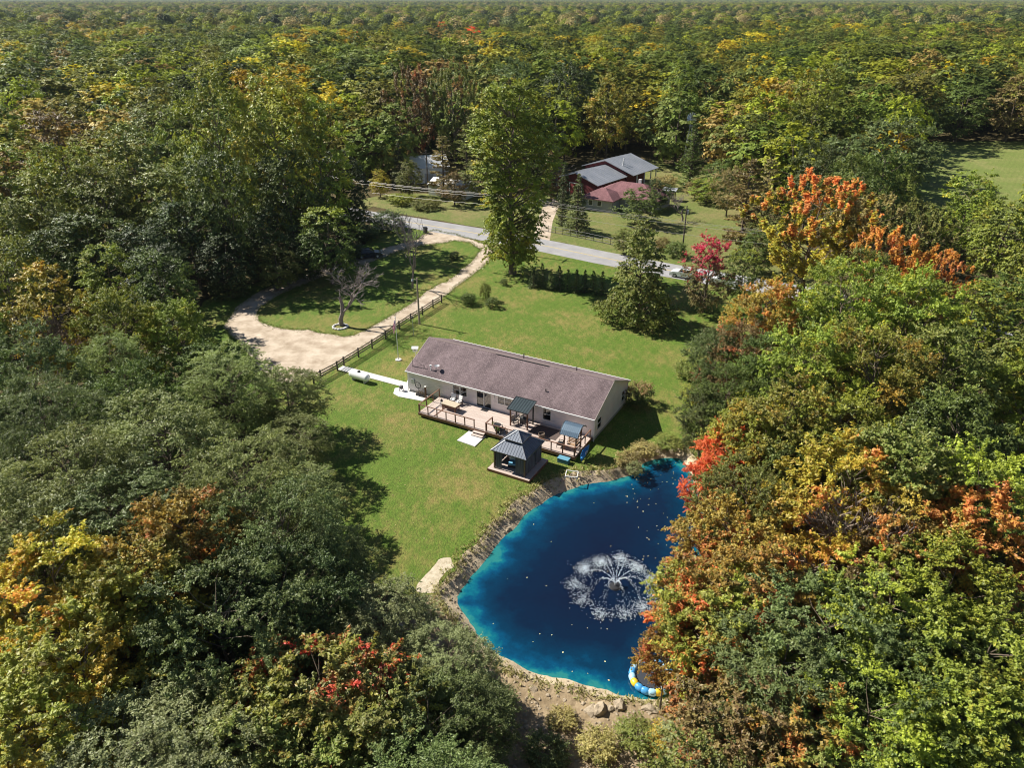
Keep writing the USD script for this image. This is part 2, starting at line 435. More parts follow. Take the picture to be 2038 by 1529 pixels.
BIG = 9000.0
ground_sheet = flat(Polygon([(-BIG, -300), (BIG, -300), (BIG, 9500), (-BIG, 9500)], [list(bank_poly.exterior.coords)]), -0.03)
solo('ground', ground_sheet, litter_mat, 'brown leaf covered forest floor under the trees', 'ground', kind='structure')
solo('lawn', flat(lawn_poly, 0.0), lawn_mat, 'mown green lawn with tan patches round the long house', 'lawn', kind='structure')
solo('verge', flat(nlawn_poly, 0.0), verge_mat, 'pale yard grass on the far side of the paved road', 'lawn', kind='structure')
solo('field', flat(field_poly, 0.0), field_mat, 'open mown field behind the trees with long tree shadows', 'field', kind='structure')
solo('bare_soil', grid_region(soil_poly, 0.3, soil_h, 3), soil_mat, 'bare rough clay at the near end of the pond', 'soil', kind='structure')
basin = grid_region(bank_poly, 0.3, bank_h, 4, inner=water_poly.buffer(-1.6))
solo('pond_bank', basin, sand_mat, 'eroded sandy bank sloping down to the blue pond', 'bank', kind='structure', smooth=40)

hx_ = np.linspace(-8800, 8800, 90)
hh_ = 30 + 55 * meshkit.fbm(np.c_[hx_ / 900, np.zeros((90, 2))], 4, 2)
hv_ = np.vstack([np.c_[hx_, np.full(90, 8900), np.full(90, -0.5)], np.c_[hx_, 9150 + 60 * np.sin(hx_ / 700), hh_], np.c_[hx_, np.full(90, 9450), np.full(90, -0.5)]])
hi_ = np.arange(89)
hf_ = np.vstack([np.c_[r * 90 + hi_, r * 90 + hi_ + 1, (r + 1) * 90 + hi_ + 1, (r + 1) * 90 + hi_] for r in (0, 1)])
solo('hills', (hv_, hf_), mat('wooded_hills', (0.05, 0.07, 0.03), 0.95, scale=0.02, color2=(0.1, 0.11, 0.045), spec=0.1), 'low wooded hills on the horizon', 'hills', kind='structure')
# the pond: water dyed deep blue, paler and greener where it is shallow over the sand
wsheet = grid_region(water_poly, 0.35, lambda p: np.full(len(p), WATER_Z), 6)
wd = np.clip(-shore_dist(np.asarray(wsheet.vertices)[:, :2]), 0, 20)
water_mat = usdkit.material(stage, LOOKS + 'dyed_pond_water', {
    "a": ("attribute", {"attribute": "depth"}), "g": ("geometry", {}),
    "n": ("noise_texture", {"scale": 0.5, "detail": 5.0, "roughness": 0.6}),
    "w": ("math", {"math_type": "multiply_add", "value2": 4.4, "value3": -2.2}),
    "s": ("math", {"math_type": "add"}), "d": ("math", {"math_type": "divide", "value2": 8.0, "use_clamp": True}),
    "r": ("rgb_ramp", {"ramp": [(0.0, (0.02, 0.17, 0.17)), (0.04, (0.004, 0.115, 0.165)), (0.11, (0.002, 0.056, 0.125)), (0.23, (0.002, 0.028, 0.066)), (0.5, (0.003, 0.013, 0.036)), (1.0, (0.004, 0.009, 0.027))]}),
    "bn": ("noise_texture", {"scale": 3.2, "detail": 3.0, "roughness": 0.55, "distortion": 0.4}),
    "b": ("bump", {"strength": 0.3, "distance": 0.05}),
    "p": ("principled_bsdf", {"roughness": 0.06, "ior": 1.33, "specular_ior_level": 0.5})},
    [("g.position", "n.vector"), ("n.fac", "w.value1"), ("a.fac", "s.value1"), ("w.value", "s.value2"), ("s.value", "d.value1"), ("d.value", "r.fac"), ("r.color", "p.base_color"),
     ("g.position", "bn.vector"), ("bn.fac", "b.height"), ("b.normal", "p.normal")], surface="p.BSDF")
solo('pond_water', wsheet, water_mat, 'deep blue dyed pond water with turquoise shallows', 'water', kind='structure', attr={'depth': wd})

solo('gravel_drive', flat(drive_poly, 0.013), gravel_mat, 'pale gravel drive looping from the road to a parking yard', 'driveway', kind='structure')
road = thing('road', 'grey two lane country road with a faded yellow centre line', 'road')
tag(road, kind='structure')
part(road, 'asphalt', flat(road_poly, 0.02), asphalt_mat)
part(road, 'centre_line', flat(road_line.parallel_offset(0.1, 'left').buffer(0.055, cap_style=2), 0.025), paint_mat)
part(road, 'centre_line', flat(road_line.parallel_offset(0.1, 'right').buffer(0.055, cap_style=2), 0.025), paint_mat)
nd = Polygon(gp([(1062, 474), (1068, 440), (1085, 402), (1110, 392), (1122, 402), (1110, 415), (1100, 440), (1094, 479)]))
solo('neighbour_drive', flat(nd, 0.008), gravel_mat, 'short pale drive leading from the road to the red barn', 'driveway', kind='structure')
walk = LineString([hw(-22.3, -3.7)[:2], hw(-12.6, -3.6)[:2]]).buffer(0.55, cap_style=2)
apron = Polygon([hw(x, y)[:2] for x, y in [(-13.3, -2.2), (-11.5, -0.8), (-11.42, -4.66), (-8.6, -4.66), (-8.6, -5.9), (-11.6, -6.3), (-12.6, -6.0), (-13.2, -4.9), (-12.6, -4.15), (-12.9, -3.0)]])
g_ = G().prism(unary_union([walk, apron.buffer(0.01)]) if unary_union([walk, apron.buffer(0.01)]).geom_type == 'Polygon' else walk, -0.02, 0.07)
solo('concrete_path', g_, concrete_mat, 'pale concrete path from the fence to the end of the long house', 'path', kind='structure')
pad = Polygon([hw(x, y)[:2] for x, y in [(-0.85, -11.1), (1.35, -11.25), (1.3, -8.95), (-0.75, -8.95)]])
solo('concrete_pad', G().prism(pad, -0.02, 0.08), concrete_mat, 'square concrete pad at the foot of the deck steps', 'pad', kind='structure')

# ------------------------------------------------------------------ trees: kinds (class prims), each with trunk and crown
PAL = dict(dk=(0.04, 0.06, 0.022), gd=(0.066, 0.095, 0.025), gm=(0.112, 0.155, 0.03), gg=(0.122, 0.15, 0.055), pale=(0.21, 0.23, 0.115), loc=(0.17, 0.2, 0.055), yg=(0.22, 0.245, 0.026),
           ye=(0.38, 0.3, 0.035), go=(0.34, 0.225, 0.028), oran=(0.45, 0.165, 0.05), red=(0.46, 0.075, 0.035), crim=(0.36, 0.03, 0.07), ol=(0.165, 0.15, 0.04), br=(0.175, 0.11, 0.05), tan=(0.3, 0.235, 0.095),
           pink=(0.4, 0.17, 0.1))
PAL = {k: tuple(np.array(c) * 1.12 * ([1.14, 1.1, 1.0] if k in ('gg', 'loc', 'pale') else [1.04, 1.0, 0.9] if k in ('dk', 'gd', 'gm', 'gg', 'loc', 'pale') else [1, 1, 1])) for k, c in PAL.items()}
FOL = {}
for nm, a, b, acc, mode, amt in [
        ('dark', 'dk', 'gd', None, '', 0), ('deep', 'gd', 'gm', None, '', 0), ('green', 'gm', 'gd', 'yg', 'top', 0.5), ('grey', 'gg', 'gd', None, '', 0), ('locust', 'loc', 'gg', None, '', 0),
        ('pale', 'pale', 'gg', None, '', 0), ('yellowgreen', 'yg', 'gm', 'ye', 'patch', 0.25), ('yellow', 'ye', 'yg', 'go', 'patch', 0.4), ('gold', 'go', 'yg', 'oran', 'patch', 0.4),
        ('golden_olive', 'ol', 'yg', 'go', 'patch', 0.52), ('olive', 'ol', 'gm', None, '', 0), ('olive_orange', 'ol', 'go', 'oran', 'patch', 0.48), ('orange', 'oran', 'go', 'pink', 'patch', 0.4),
        ('red_top', 'yg', 'ol', 'oran', 'top', 0.75), ('scarlet', 'red', 'oran', 'oran', 'patch', 0.4), ('crimson', 'gd', 'br', 'crim', 'top', 1.0), ('red_boughs', 'ol', 'yg', 'red', 'patch', 0.42), ('red_tuft', 'ol', 'yg', 'red', 'patch', 0.5), ('rusty_dark', 'dk', 'gd', 'br', 'top', 0.9),
        ('brown', 'br', 'ol', None, '', 0), ('tan', 'tan', 'ol', None, '', 0), ('blue_needles', 'gg', 'dk', None, '', 0), ('bronze', 'br', 'ol', 'oran', 'patch', 0.3), ('fire_top', 'yg', 'go', 'oran', 'top', 0.62)]:
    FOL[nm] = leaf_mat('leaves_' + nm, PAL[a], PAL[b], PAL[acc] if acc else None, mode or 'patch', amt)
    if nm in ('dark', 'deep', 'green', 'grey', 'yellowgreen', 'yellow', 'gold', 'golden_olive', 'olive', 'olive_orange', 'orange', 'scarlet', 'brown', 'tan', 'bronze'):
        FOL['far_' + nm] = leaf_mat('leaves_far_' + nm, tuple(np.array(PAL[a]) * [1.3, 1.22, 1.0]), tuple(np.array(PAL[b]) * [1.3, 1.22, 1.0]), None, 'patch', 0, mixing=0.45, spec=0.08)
bark = mat('bark', (0.1, 0.075, 0.05), 0.9, scale=3, color2=(0.2, 0.16, 0.12), bump=0.6, bscale=12, spec=0.1, stretch=(1, 1, 0.3))
grey_bark = mat('grey_bark', (0.15, 0.125, 0.115), 0.9, scale=3, color2=(0.26, 0.22, 0.2), spec=0.1)
stage.CreateClassPrim('/World/tree_kinds')
KIND = {}     # name -> (path, height, width)

PROF = {
    'round': lambda t: np.sqrt(np.clip(1 - (np.abs(t - 0.42) / np.where(t < 0.42, 0.46, 0.6)) ** 2, 0, 1)),
    'oval': lambda t: np.sqrt(np.clip(1 - (np.abs(t - 0.45) / np.where(t < 0.45, 0.5, 0.57)) ** 2.2, 0, 1)),
    'vase': lambda t: np.clip(0.45 + 0.9 * t, 0, 1) * np.sqrt(np.clip(1 - np.clip((t - 0.6) / 0.42, 0, 1) ** 2, 0, 1)),
    'cone': lambda t: np.clip(1.02 - t, 0, 1) ** 0.8 * np.clip(t / 0.1 + 0.5, 0, 1),
    'flat': lambda t: np.sqrt(np.clip(1 - (np.abs(t - 0.55) / np.where(t < 0.55, 0.6, 0.47)) ** 2.5, 0, 1)),
    'tall': lambda t: np.interp(t, [0, .2, .4, .55, .7, .85, .95, 1], [.5, .58, .75, .95, 1, .8, .5, .25]),
}


def leaves(rng, pos, nrm, axis, size, ratio, tint):
    """kite-shaped leaves folded on the midrib; returns vertices, faces, and the leaf attribute per vertex"""
    n = len(pos)
    nrm = nrm / (np.linalg.norm(nrm, axis=1, keepdims=True) + 1e-9)
    ax = axis - nrm * (axis * nrm).sum(1, keepdims=True)
    ax /= np.linalg.norm(ax, axis=1, keepdims=True) + 1e-9
    sd = np.cross(nrm, ax)
    L = (size * rng.uniform(0.7, 1.3, n))[:, None]
    Wd = L * ratio * 0.5
    lift = nrm * (Wd * rng.uniform(-0.1, 0.6, n)[:, None])
    v = np.stack([pos - ax * L * 0.5, pos + ax * L * 0.06 + sd * Wd + lift, pos + ax * L * 0.5, pos + ax * L * 0.06 - sd * Wd + lift], 1).reshape(-1, 3)
    i = np.arange(n)[:, None] * 4
    f = np.stack([i + [0, 1, 2], i + [0, 2, 3]], 1).reshape(-1, 3)
    return v, f, np.repeat(tint, 4, axis=0)


def sphere_pts(rng, n):
    d = rng.normal(size=(n, 3))
    return d / np.linalg.norm(d, axis=1, keepdims=True)


def crown(seed, H, R, base, prof, clumps, n_leaf, leaf, clump_r, flatten=0.65, ratio=0.6, droop=0.2, lobes=0.28, inner=0.5, twigs=9, rise=0.35, coh=0.35):
    rng = np.random.default_rng(seed)
    pf = PROF[prof]
    C = []
    tries = 0
    mind = clump_r * 0.85
    while len(C) < clumps and tries < clumps * 60:
        tries += 1
        if tries % (clumps * 12) == 0:
            mind *= 0.8
        t = rng.uniform(0, 1)
        r = float(pf(np.array(t)))
        if rng.uniform() > r + 0.12:
            continue
        a = rng.uniform(0, 2 * np.pi)
        lob = 1 + lobes * (2 * float(meshkit.noise(np.array([[math.cos(a) * 1.6 + 5, math.sin(a) * 1.6 + 5, t * 3.2]]), seed)[0]) - 1)
        rr = R * r * lob * (1 - inner * rng.uniform() ** 2)
        z = base + t * (H - base) * (1 + 0.06 * (lob - 1))
        c = np.array([rr * math.cos(a), rr * math.sin(a), z])
        if C and np.min(np.linalg.norm(np.array(C) - c, axis=1)) < mind:
            continue
        C.append(c)
    C = np.array(C)
    cr = clump_r * rng.uniform(0.6, 1.35, len(C))
    # every bough ends in a fan of twigs, and the leaves sit along the twigs
    mid = np.array([0, 0, base + 0.3 * (H - base)])
    o_c = C - mid
    o_c /= np.linalg.norm(o_c, axis=1, keepdims=True) + 1e-6
    td = rise * np.array([0, 0, 1.0]) + 0.75 * o_c[:, None] + 0.85 * sphere_pts(rng, len(C) * twigs).reshape(len(C), twigs, 3)
    td[..., 2] *= flatten
    td /= np.linalg.norm(td, axis=2, keepdims=True)
    tl = cr[:, None] * rng.uniform(0.7, 2.0, (len(C), twigs))
    w = (tl / tl.sum()).ravel()
    kt = rng.choice(len(C) * twigs, n_leaf, p=w)
    k, j = kt // twigs, kt % twigs
    s = rng.uniform(0.05, 1.0, n_leaf) ** 0.75
    d = td[k, j]
    fat = (0.1 + 0.22 * cr[k] * (1.05 - s))[:, None]
    off = d * (s * tl[k, j])[:, None] + sphere_pts(rng, n_leaf) * fat * rng.uniform(0.2, 1.2, (n_leaf, 1)) * [1, 1, max(flatten, 0.5)]
    pos = C[k] - o_c[k] * (0.35 * cr[k])[:, None] + off
    pos[:, 2] -= droop * (s * tl[k, j]) ** 2 * 0.55
    out = pos - mid
    out /= np.linalg.norm(out, axis=1, keepdims=True)
    rel = pos - C[k]
    rel /= np.linalg.norm(rel, axis=1, keepdims=True) + 1e-6
    nrm = coh * (0.5 * rel + 0.8 * out) + np.array([0, 0, 0.5]) + (0.85 - 0.5 * coh) * sphere_pts(rng, n_leaf)
    axis = sphere_pts(rng, n_leaf) * 0.8 + d * 0.8 - np.array([0, 0, droop * 1.5])
    g = rng.uniform(0, 1, len(C))[k]
    tint = np.stack([rng.uniform(0, 1, n_leaf), np.clip(g * 0.6 + 0.4 * rng.uniform(0, 1, n_leaf), 0, 1), np.clip((pos[:, 2] - base * 0.5) / (H - base * 0.5), 0, 1)], 1)
    v, f, tn = leaves(rng, pos, nrm, axis, leaf, ratio, tint)
    return v, f, tn, C, rng


def limb_mesh(rng, H, R, base, C, n_limb, r0, sides=5, lean=0.03):
    g = G()
    top = H * 0.86
    zs = np.linspace(0, top, 7)
    bend = np.stack([np.sin(zs / H * 4 + rng.uniform(0, 6)) * lean * H * zs / H, np.cos(zs / H * 3.3 + rng.uniform(0, 6)) * lean * H * zs / H, zs], 1)
    g.tube(bend, r0 * np.clip(1.0 - 0.9 * zs / top, 0.06, 1) * np.where(zs < 0.05, 1.35, 1), sides + 2)
    pick = rng.permutation(len(C))[:n_limb]
    for i in pick:
        c = C[i]
        h = np.hypot(c[0], c[1])
        z0 = np.clip(c[2] - h * rng.uniform(0.5, 1.1), base * 0.55, top * 0.95)
        p0 = np.array([np.interp(z0, zs, bend[:, 0]), np.interp(z0, zs, bend[:, 1]), z0])
        m = p0 * 0.5 + c * 0.5 + np.array([c[0], c[1], 0]) * 0.12 + rng.normal(0, 0.04 * R, 3)
        ra = r0 * 0.42 * (1 - 0.7 * z0 / H)
        g.tube([p0, m, c], [ra, ra * 0.6, ra * 0.18], 4, cap=False)
    return g.mesh()


def add_kind(name, trunk, v, f, tn, H, Wd, tmat=None, wood='trunk'):
    p = f'/World/tree_kinds/{name}'
    UsdGeom.Xform.Define(stage, p)
    usdkit.mesh(stage, p + '/' + wood, trunk, tmat or bark, smooth=50)
    if v is not None:
        m = usdkit.mesh(stage, p + '/crown', (v, f))
        put_attr(m, {'leaf': tn})
    KIND[name] = (p, H, Wd)


def broad(name, seed, H, R, base, prof, clumps, n_leaf, leaf, clump_r, limbs=36, r0=None, **kw):
    v, f, tn, C, rng = crown(seed, H, R, base, prof, clumps, n_leaf, leaf, clump_r, **kw)
    tr = limb_mesh(rng, H, R, base, C, limbs, r0 or H * 0.016)
    add_kind(name, tr, v, f, tn, float(np.percentile(v[:, 2], 99.7)), float(np.percentile(v[:, 0], 99) - np.percentile(v[:, 0], 1)))


def conifer(name, seed, H, R, tiers, per, n_card, card, base=0.06, droop=0.25, irregular=0.15, gap=0.0):
    rng = np.random.default_rng(seed)
    g = G().tube([[0, 0, 0], [0, 0, H * 0.5], [0, 0, H * 0.98]], [H * 0.018, H * 0.011, H * 0.002], 7)
    P, A, T = [], [], []
    for i in range(tiers):
        t = (i + rng.uniform(-.3, .3)) / tiers
        t = min(t, 0.96)
        z = H * (base + (0.985 - base) * max(t, 0.0))
        L0 = R * np.clip(1.03 - t, 0.03, 1) ** (0.85 if gap == 0 else 0.6)
        for j in range(per):
            a = rng.uniform(0, 2 * np.pi)
            L = L0 * rng.uniform(1 - irregular * 2, 1 + irregular * 0.6)
            s = np.linspace(0, 1, 5)
            br = np.stack([np.cos(a) * L * s, np.sin(a) * L * s, z + L * (0.12 * s - droop * s ** 2)], 1)
            g.tube(br[[0, 2, 4]], [H * 0.004, H * 0.0025, 0.01], 3, cap=False)
            n = max(4, int(n_card * L / R))
            u = rng.uniform(0.2 if gap == 0 else 0.45, 1.0, n)
            c = np.stack([np.interp(u, s, br[:, q]) for q in range(3)], 1)
            side = np.array([-np.sin(a), np.cos(a), 0])
            spread = 0.28 * L * (1.1 - u) + 0.12
            c += side * (rng.uniform(-1, 1, n) * spread)[:, None]
            c[:, 2] += rng.normal(0, 0.05, n) - np.abs(rng.normal(0, 0.07, n))
            ax = np.array([np.cos(a), np.sin(a), -0.25]) + side * rng.uniform(-.8, .8, n)[:, None] + rng.normal(0, 0.25, (n, 3))
            P.append(c); A.append(ax)
            T.append(np.stack([rng.uniform(0, 1, n), np.full(n, rng.uniform()), c[:, 2] / H], 1))
    P, A, T = np.vstack(P), np.vstack(A), np.vstack(T)
    nr = np.array([0, 0, 0.9]) + sphere_pts(rng, len(P)) * 0.8
    v, f, tn = leaves(rng, P, nr, A, card, 0.42, T)
    add_kind(name, g.mesh(), v, f, tn, H, 2 * R)


def bare(name, seed, H, spread, depth=5, r0=0.14, droop=0.0, up=0.35, tmat=None):
    rng = np.random.default_rng(seed)
    trunk, tw = G(), G()

    def grow(p, d, L, r, k):
        n = 4
        pts = [p]
        for i in range(n):
            d = d + rng.normal(0, 0.16, 3) + np.array([0, 0, up * 0.12 - droop * (0.25 if k < 3 else 0.05)])
            d /= np.linalg.norm(d)
            pts.append(pts[-1] + d * L / n)
        (trunk if k >= depth - 1 else tw).tube(pts, np.linspace(r, max(r * 0.6, 0.012), n + 1), 6 if k >= depth - 1 else 3, cap=False)
        if k == 0:
            return
        for q in range(rng.integers(2, 5) if depth > 5 else rng.integers(3, 5)):
            s = pts[rng.integers(2, n + 1)]
            e = d + spread * sphere_pts(rng, 1)[0]
            e /= np.linalg.norm(e)
            grow(s, e, L * rng.uniform(0.55, 0.82), max(r * 0.6, 0.014), k - 1)
    grow(np.zeros(3), np.array([0.05, 0.0, 1.0]), H * 0.38, r0, depth)
    p = f'/World/tree_kinds/{name}'
    UsdGeom.Xform.Define(stage, p)
    usdkit.mesh(stage, p + '/trunk', trunk.mesh(), tmat or grey_bark, smooth=50)
    m = tw.mesh()
    usdkit.mesh(stage, p + '/branches', m, tmat or grey_bark)
    h = float(m.vertices[:, 2].max())
    KIND[name] = (p, h, float(np.ptp(m.vertices[:, 0])))


# near kinds: leaf by leaf
broad('maple_near', 1, 13, 4.5, 2.2, 'round', 170, 50000, 0.2, 0.78, limbs=70, lobes=0.45, inner=0.5)
broad('maple_near_two', 2, 13, 4.3, 2.6, 'oval', 170, 50000, 0.2, 0.76, limbs=70, lobes=0.5, inner=0.5, rise=0.6)
broad('oak_near', 3, 13, 4.9, 2.4, 'flat', 190, 52000, 0.19, 0.78, limbs=80, lobes=0.5, inner=0.5)
broad('locust_near', 4, 13, 4.7, 3.2, 'flat', 210, 56000, 0.18, 0.8, limbs=90, flatten=0.5, droop=0.5, ratio=0.42, lobes=0.52, rise=0.25, twigs=11)
broad('locust_near_two', 5, 13, 4.3, 2.8, 'round', 200, 54000, 0.18, 0.78, limbs=90, flatten=0.55, droop=0.45, ratio=0.42, lobes=0.52, rise=0.25, twigs=11)
broad('sumac_near', 6, 10, 3.9, 1.2, 'oval', 150, 40000, 0.21, 0.72, limbs=80, droop=0.3, lobes=0.48, ratio=0.5, rise=0.6)
broad('sumac_high', 8, 10, 4.0, 5.0, 'flat', 120, 28000, 0.21, 0.7, limbs=70, droop=0.3, lobes=0.5, ratio=0.5, rise=0.5)
broad('poplar_tall', 7, 28, 5.4, 2.0, 'tall', 330, 52000, 0.34, 1.05, limbs=120, lobes=0.5, r0=0.42, inner=0.55, rise=0.5, coh=0.5)
# middle distance
broad('maple_mid', 11, 16, 5.0, 2.5, 'round', 120, 14000, 0.38, 1.0, limbs=28, lobes=0.48, coh=0.6)
broad('maple_mid_two', 12, 16, 4.7, 3.0, 'oval', 120, 14000, 0.38, 0.95, limbs=28, lobes=0.52, rise=0.6, coh=0.6)
broad('oak_mid', 13, 16, 5.6, 3.0, 'flat', 140, 15000, 0.38, 1.0, limbs=34, lobes=0.52, coh=0.6)
broad('oak_mid_two', 14, 16, 5.2, 1.5, 'round', 140, 15000, 0.38, 0.98, limbs=34, lobes=0.56, coh=0.6)
broad('upright_maple', 15, 17, 5.4, 1.8, 'vase', 170, 24000, 0.3, 0.85, limbs=44, flatten=1.0, rise=2.4, droop=0.0, lobes=0.4, inner=0.65, coh=0.4)
broad('cypress_mid', 16, 14, 4.6, 0.6, 'cone', 190, 20000, 0.32, 0.8, limbs=60, lobes=0.45, flatten=0.6, droop=0.35, inner=0.5, coh=0.5)
# far
broad('maple_far', 21, 17, 5.2, 2.5, 'round', 60, 3000, 0.8, 1.35, limbs=8, lobes=0.45, coh=1.1)
broad('maple_far_two', 22, 17, 4.8, 3.0, 'oval', 60, 3000, 0.8, 1.3, limbs=8, lobes=0.48, rise=0.7, coh=1.1)
broad('oak_far', 23, 17, 5.8, 3.0, 'flat', 64, 3200, 0.8, 1.35, limbs=8, lobes=0.5, coh=1.1)
broad('oak_far_two', 24, 17, 5.4, 1.5, 'round', 64, 3200, 0.8, 1.3, limbs=8, lobes=0.54, coh=1.1)
broad('shrub_mid', 31, 3, 1.7, 0.2, 'round', 60, 6000, 0.17, 0.5, limbs=20, r0=0.05)
conifer('spruce_mid', 41, 12, 3.0, 26, 9, 26, 0.42)
conifer('pine_mid', 42, 15, 4.2, 22, 8, 95, 0.45, base=0.12, droop=0.0, irregular=0.42, gap=1.0)
conifer('young_spruce', 43, 4, 1.25, 15, 8, 16, 0.24, base=0.03)
conifer('cedar_mid', 44, 14, 3.2, 34, 9, 26, 0.4, base=0.02, droop=-0.25, irregular=0.3)
bare('bare_tree', 51, 10, 0.7, depth=6, r0=0.2, up=0.25)
bare('bare_upright', 52, 12, 0.48, depth=6, r0=0.17, up=0.5)
bare('weeping_tree', 53, 5, 0.75, depth=5, r0=0.09, droop=1.1, tmat=mat('pale_twigs', (0.2, 0.21, 0.1), 0.9, spec=0.1))
bare('twig_shrub', 54, 6, 0.5, depth=5, r0=0.05, up=0.7, tmat=mat('brown_twigs', (0.17, 0.13, 0.1), 0.9, scale=3, color2=(0.27, 0.21, 0.16), spec=0.1))

# ------------------------------------------------------------------ planting
rng = np.random.default_rng(2024)
PLANTED = []          # (x, y, crown radius)
HEIGHTS = []


def plant(stem, kind, fol, x, y, h, w, label, cat='tree', group=None, rot=None):
    path, H, Wd = KIND[kind]
    if '_far' in kind and 'far_' + str(fol) in FOL:
        fol = 'far_' + fol
    o = thing(stem, label, cat, (x, y, -0.02), rng.uniform(0, 6.28) if rot is None else rot, group, (w / Wd, w / Wd, h / H))
    o.GetReferences().AddInternalReference(path)
    o.SetInstanceable(True)
    if fol:
        bind(o, FOL[fol])
    PLANTED.append((x, y, w / 2))
    HEIGHTS.append(h)
    return o


def top_spot(px, py, h):
    """where a tree of height h stands whose top the photograph shows at this point"""
    return at(px, py, h)[:2]


NEAR_KINDS = dict(m='maple_near', n='maple_near_two', o='oak_near', l='locust_near', k='locust_near_two', s='sumac_near', h='sumac_high')
MID_KINDS = dict(m='maple_mid', n='maple_mid_two', o='oak_mid', l='oak_mid_two', k='maple_mid_two', s='maple_mid', u='upright_maple')
STEM = dict(m='maple_tree', n='maple_tree', o='oak_tree', l='locust_tree', k='locust_tree', s='sumac_tree', h='sumac_tree', u='maple_tree')

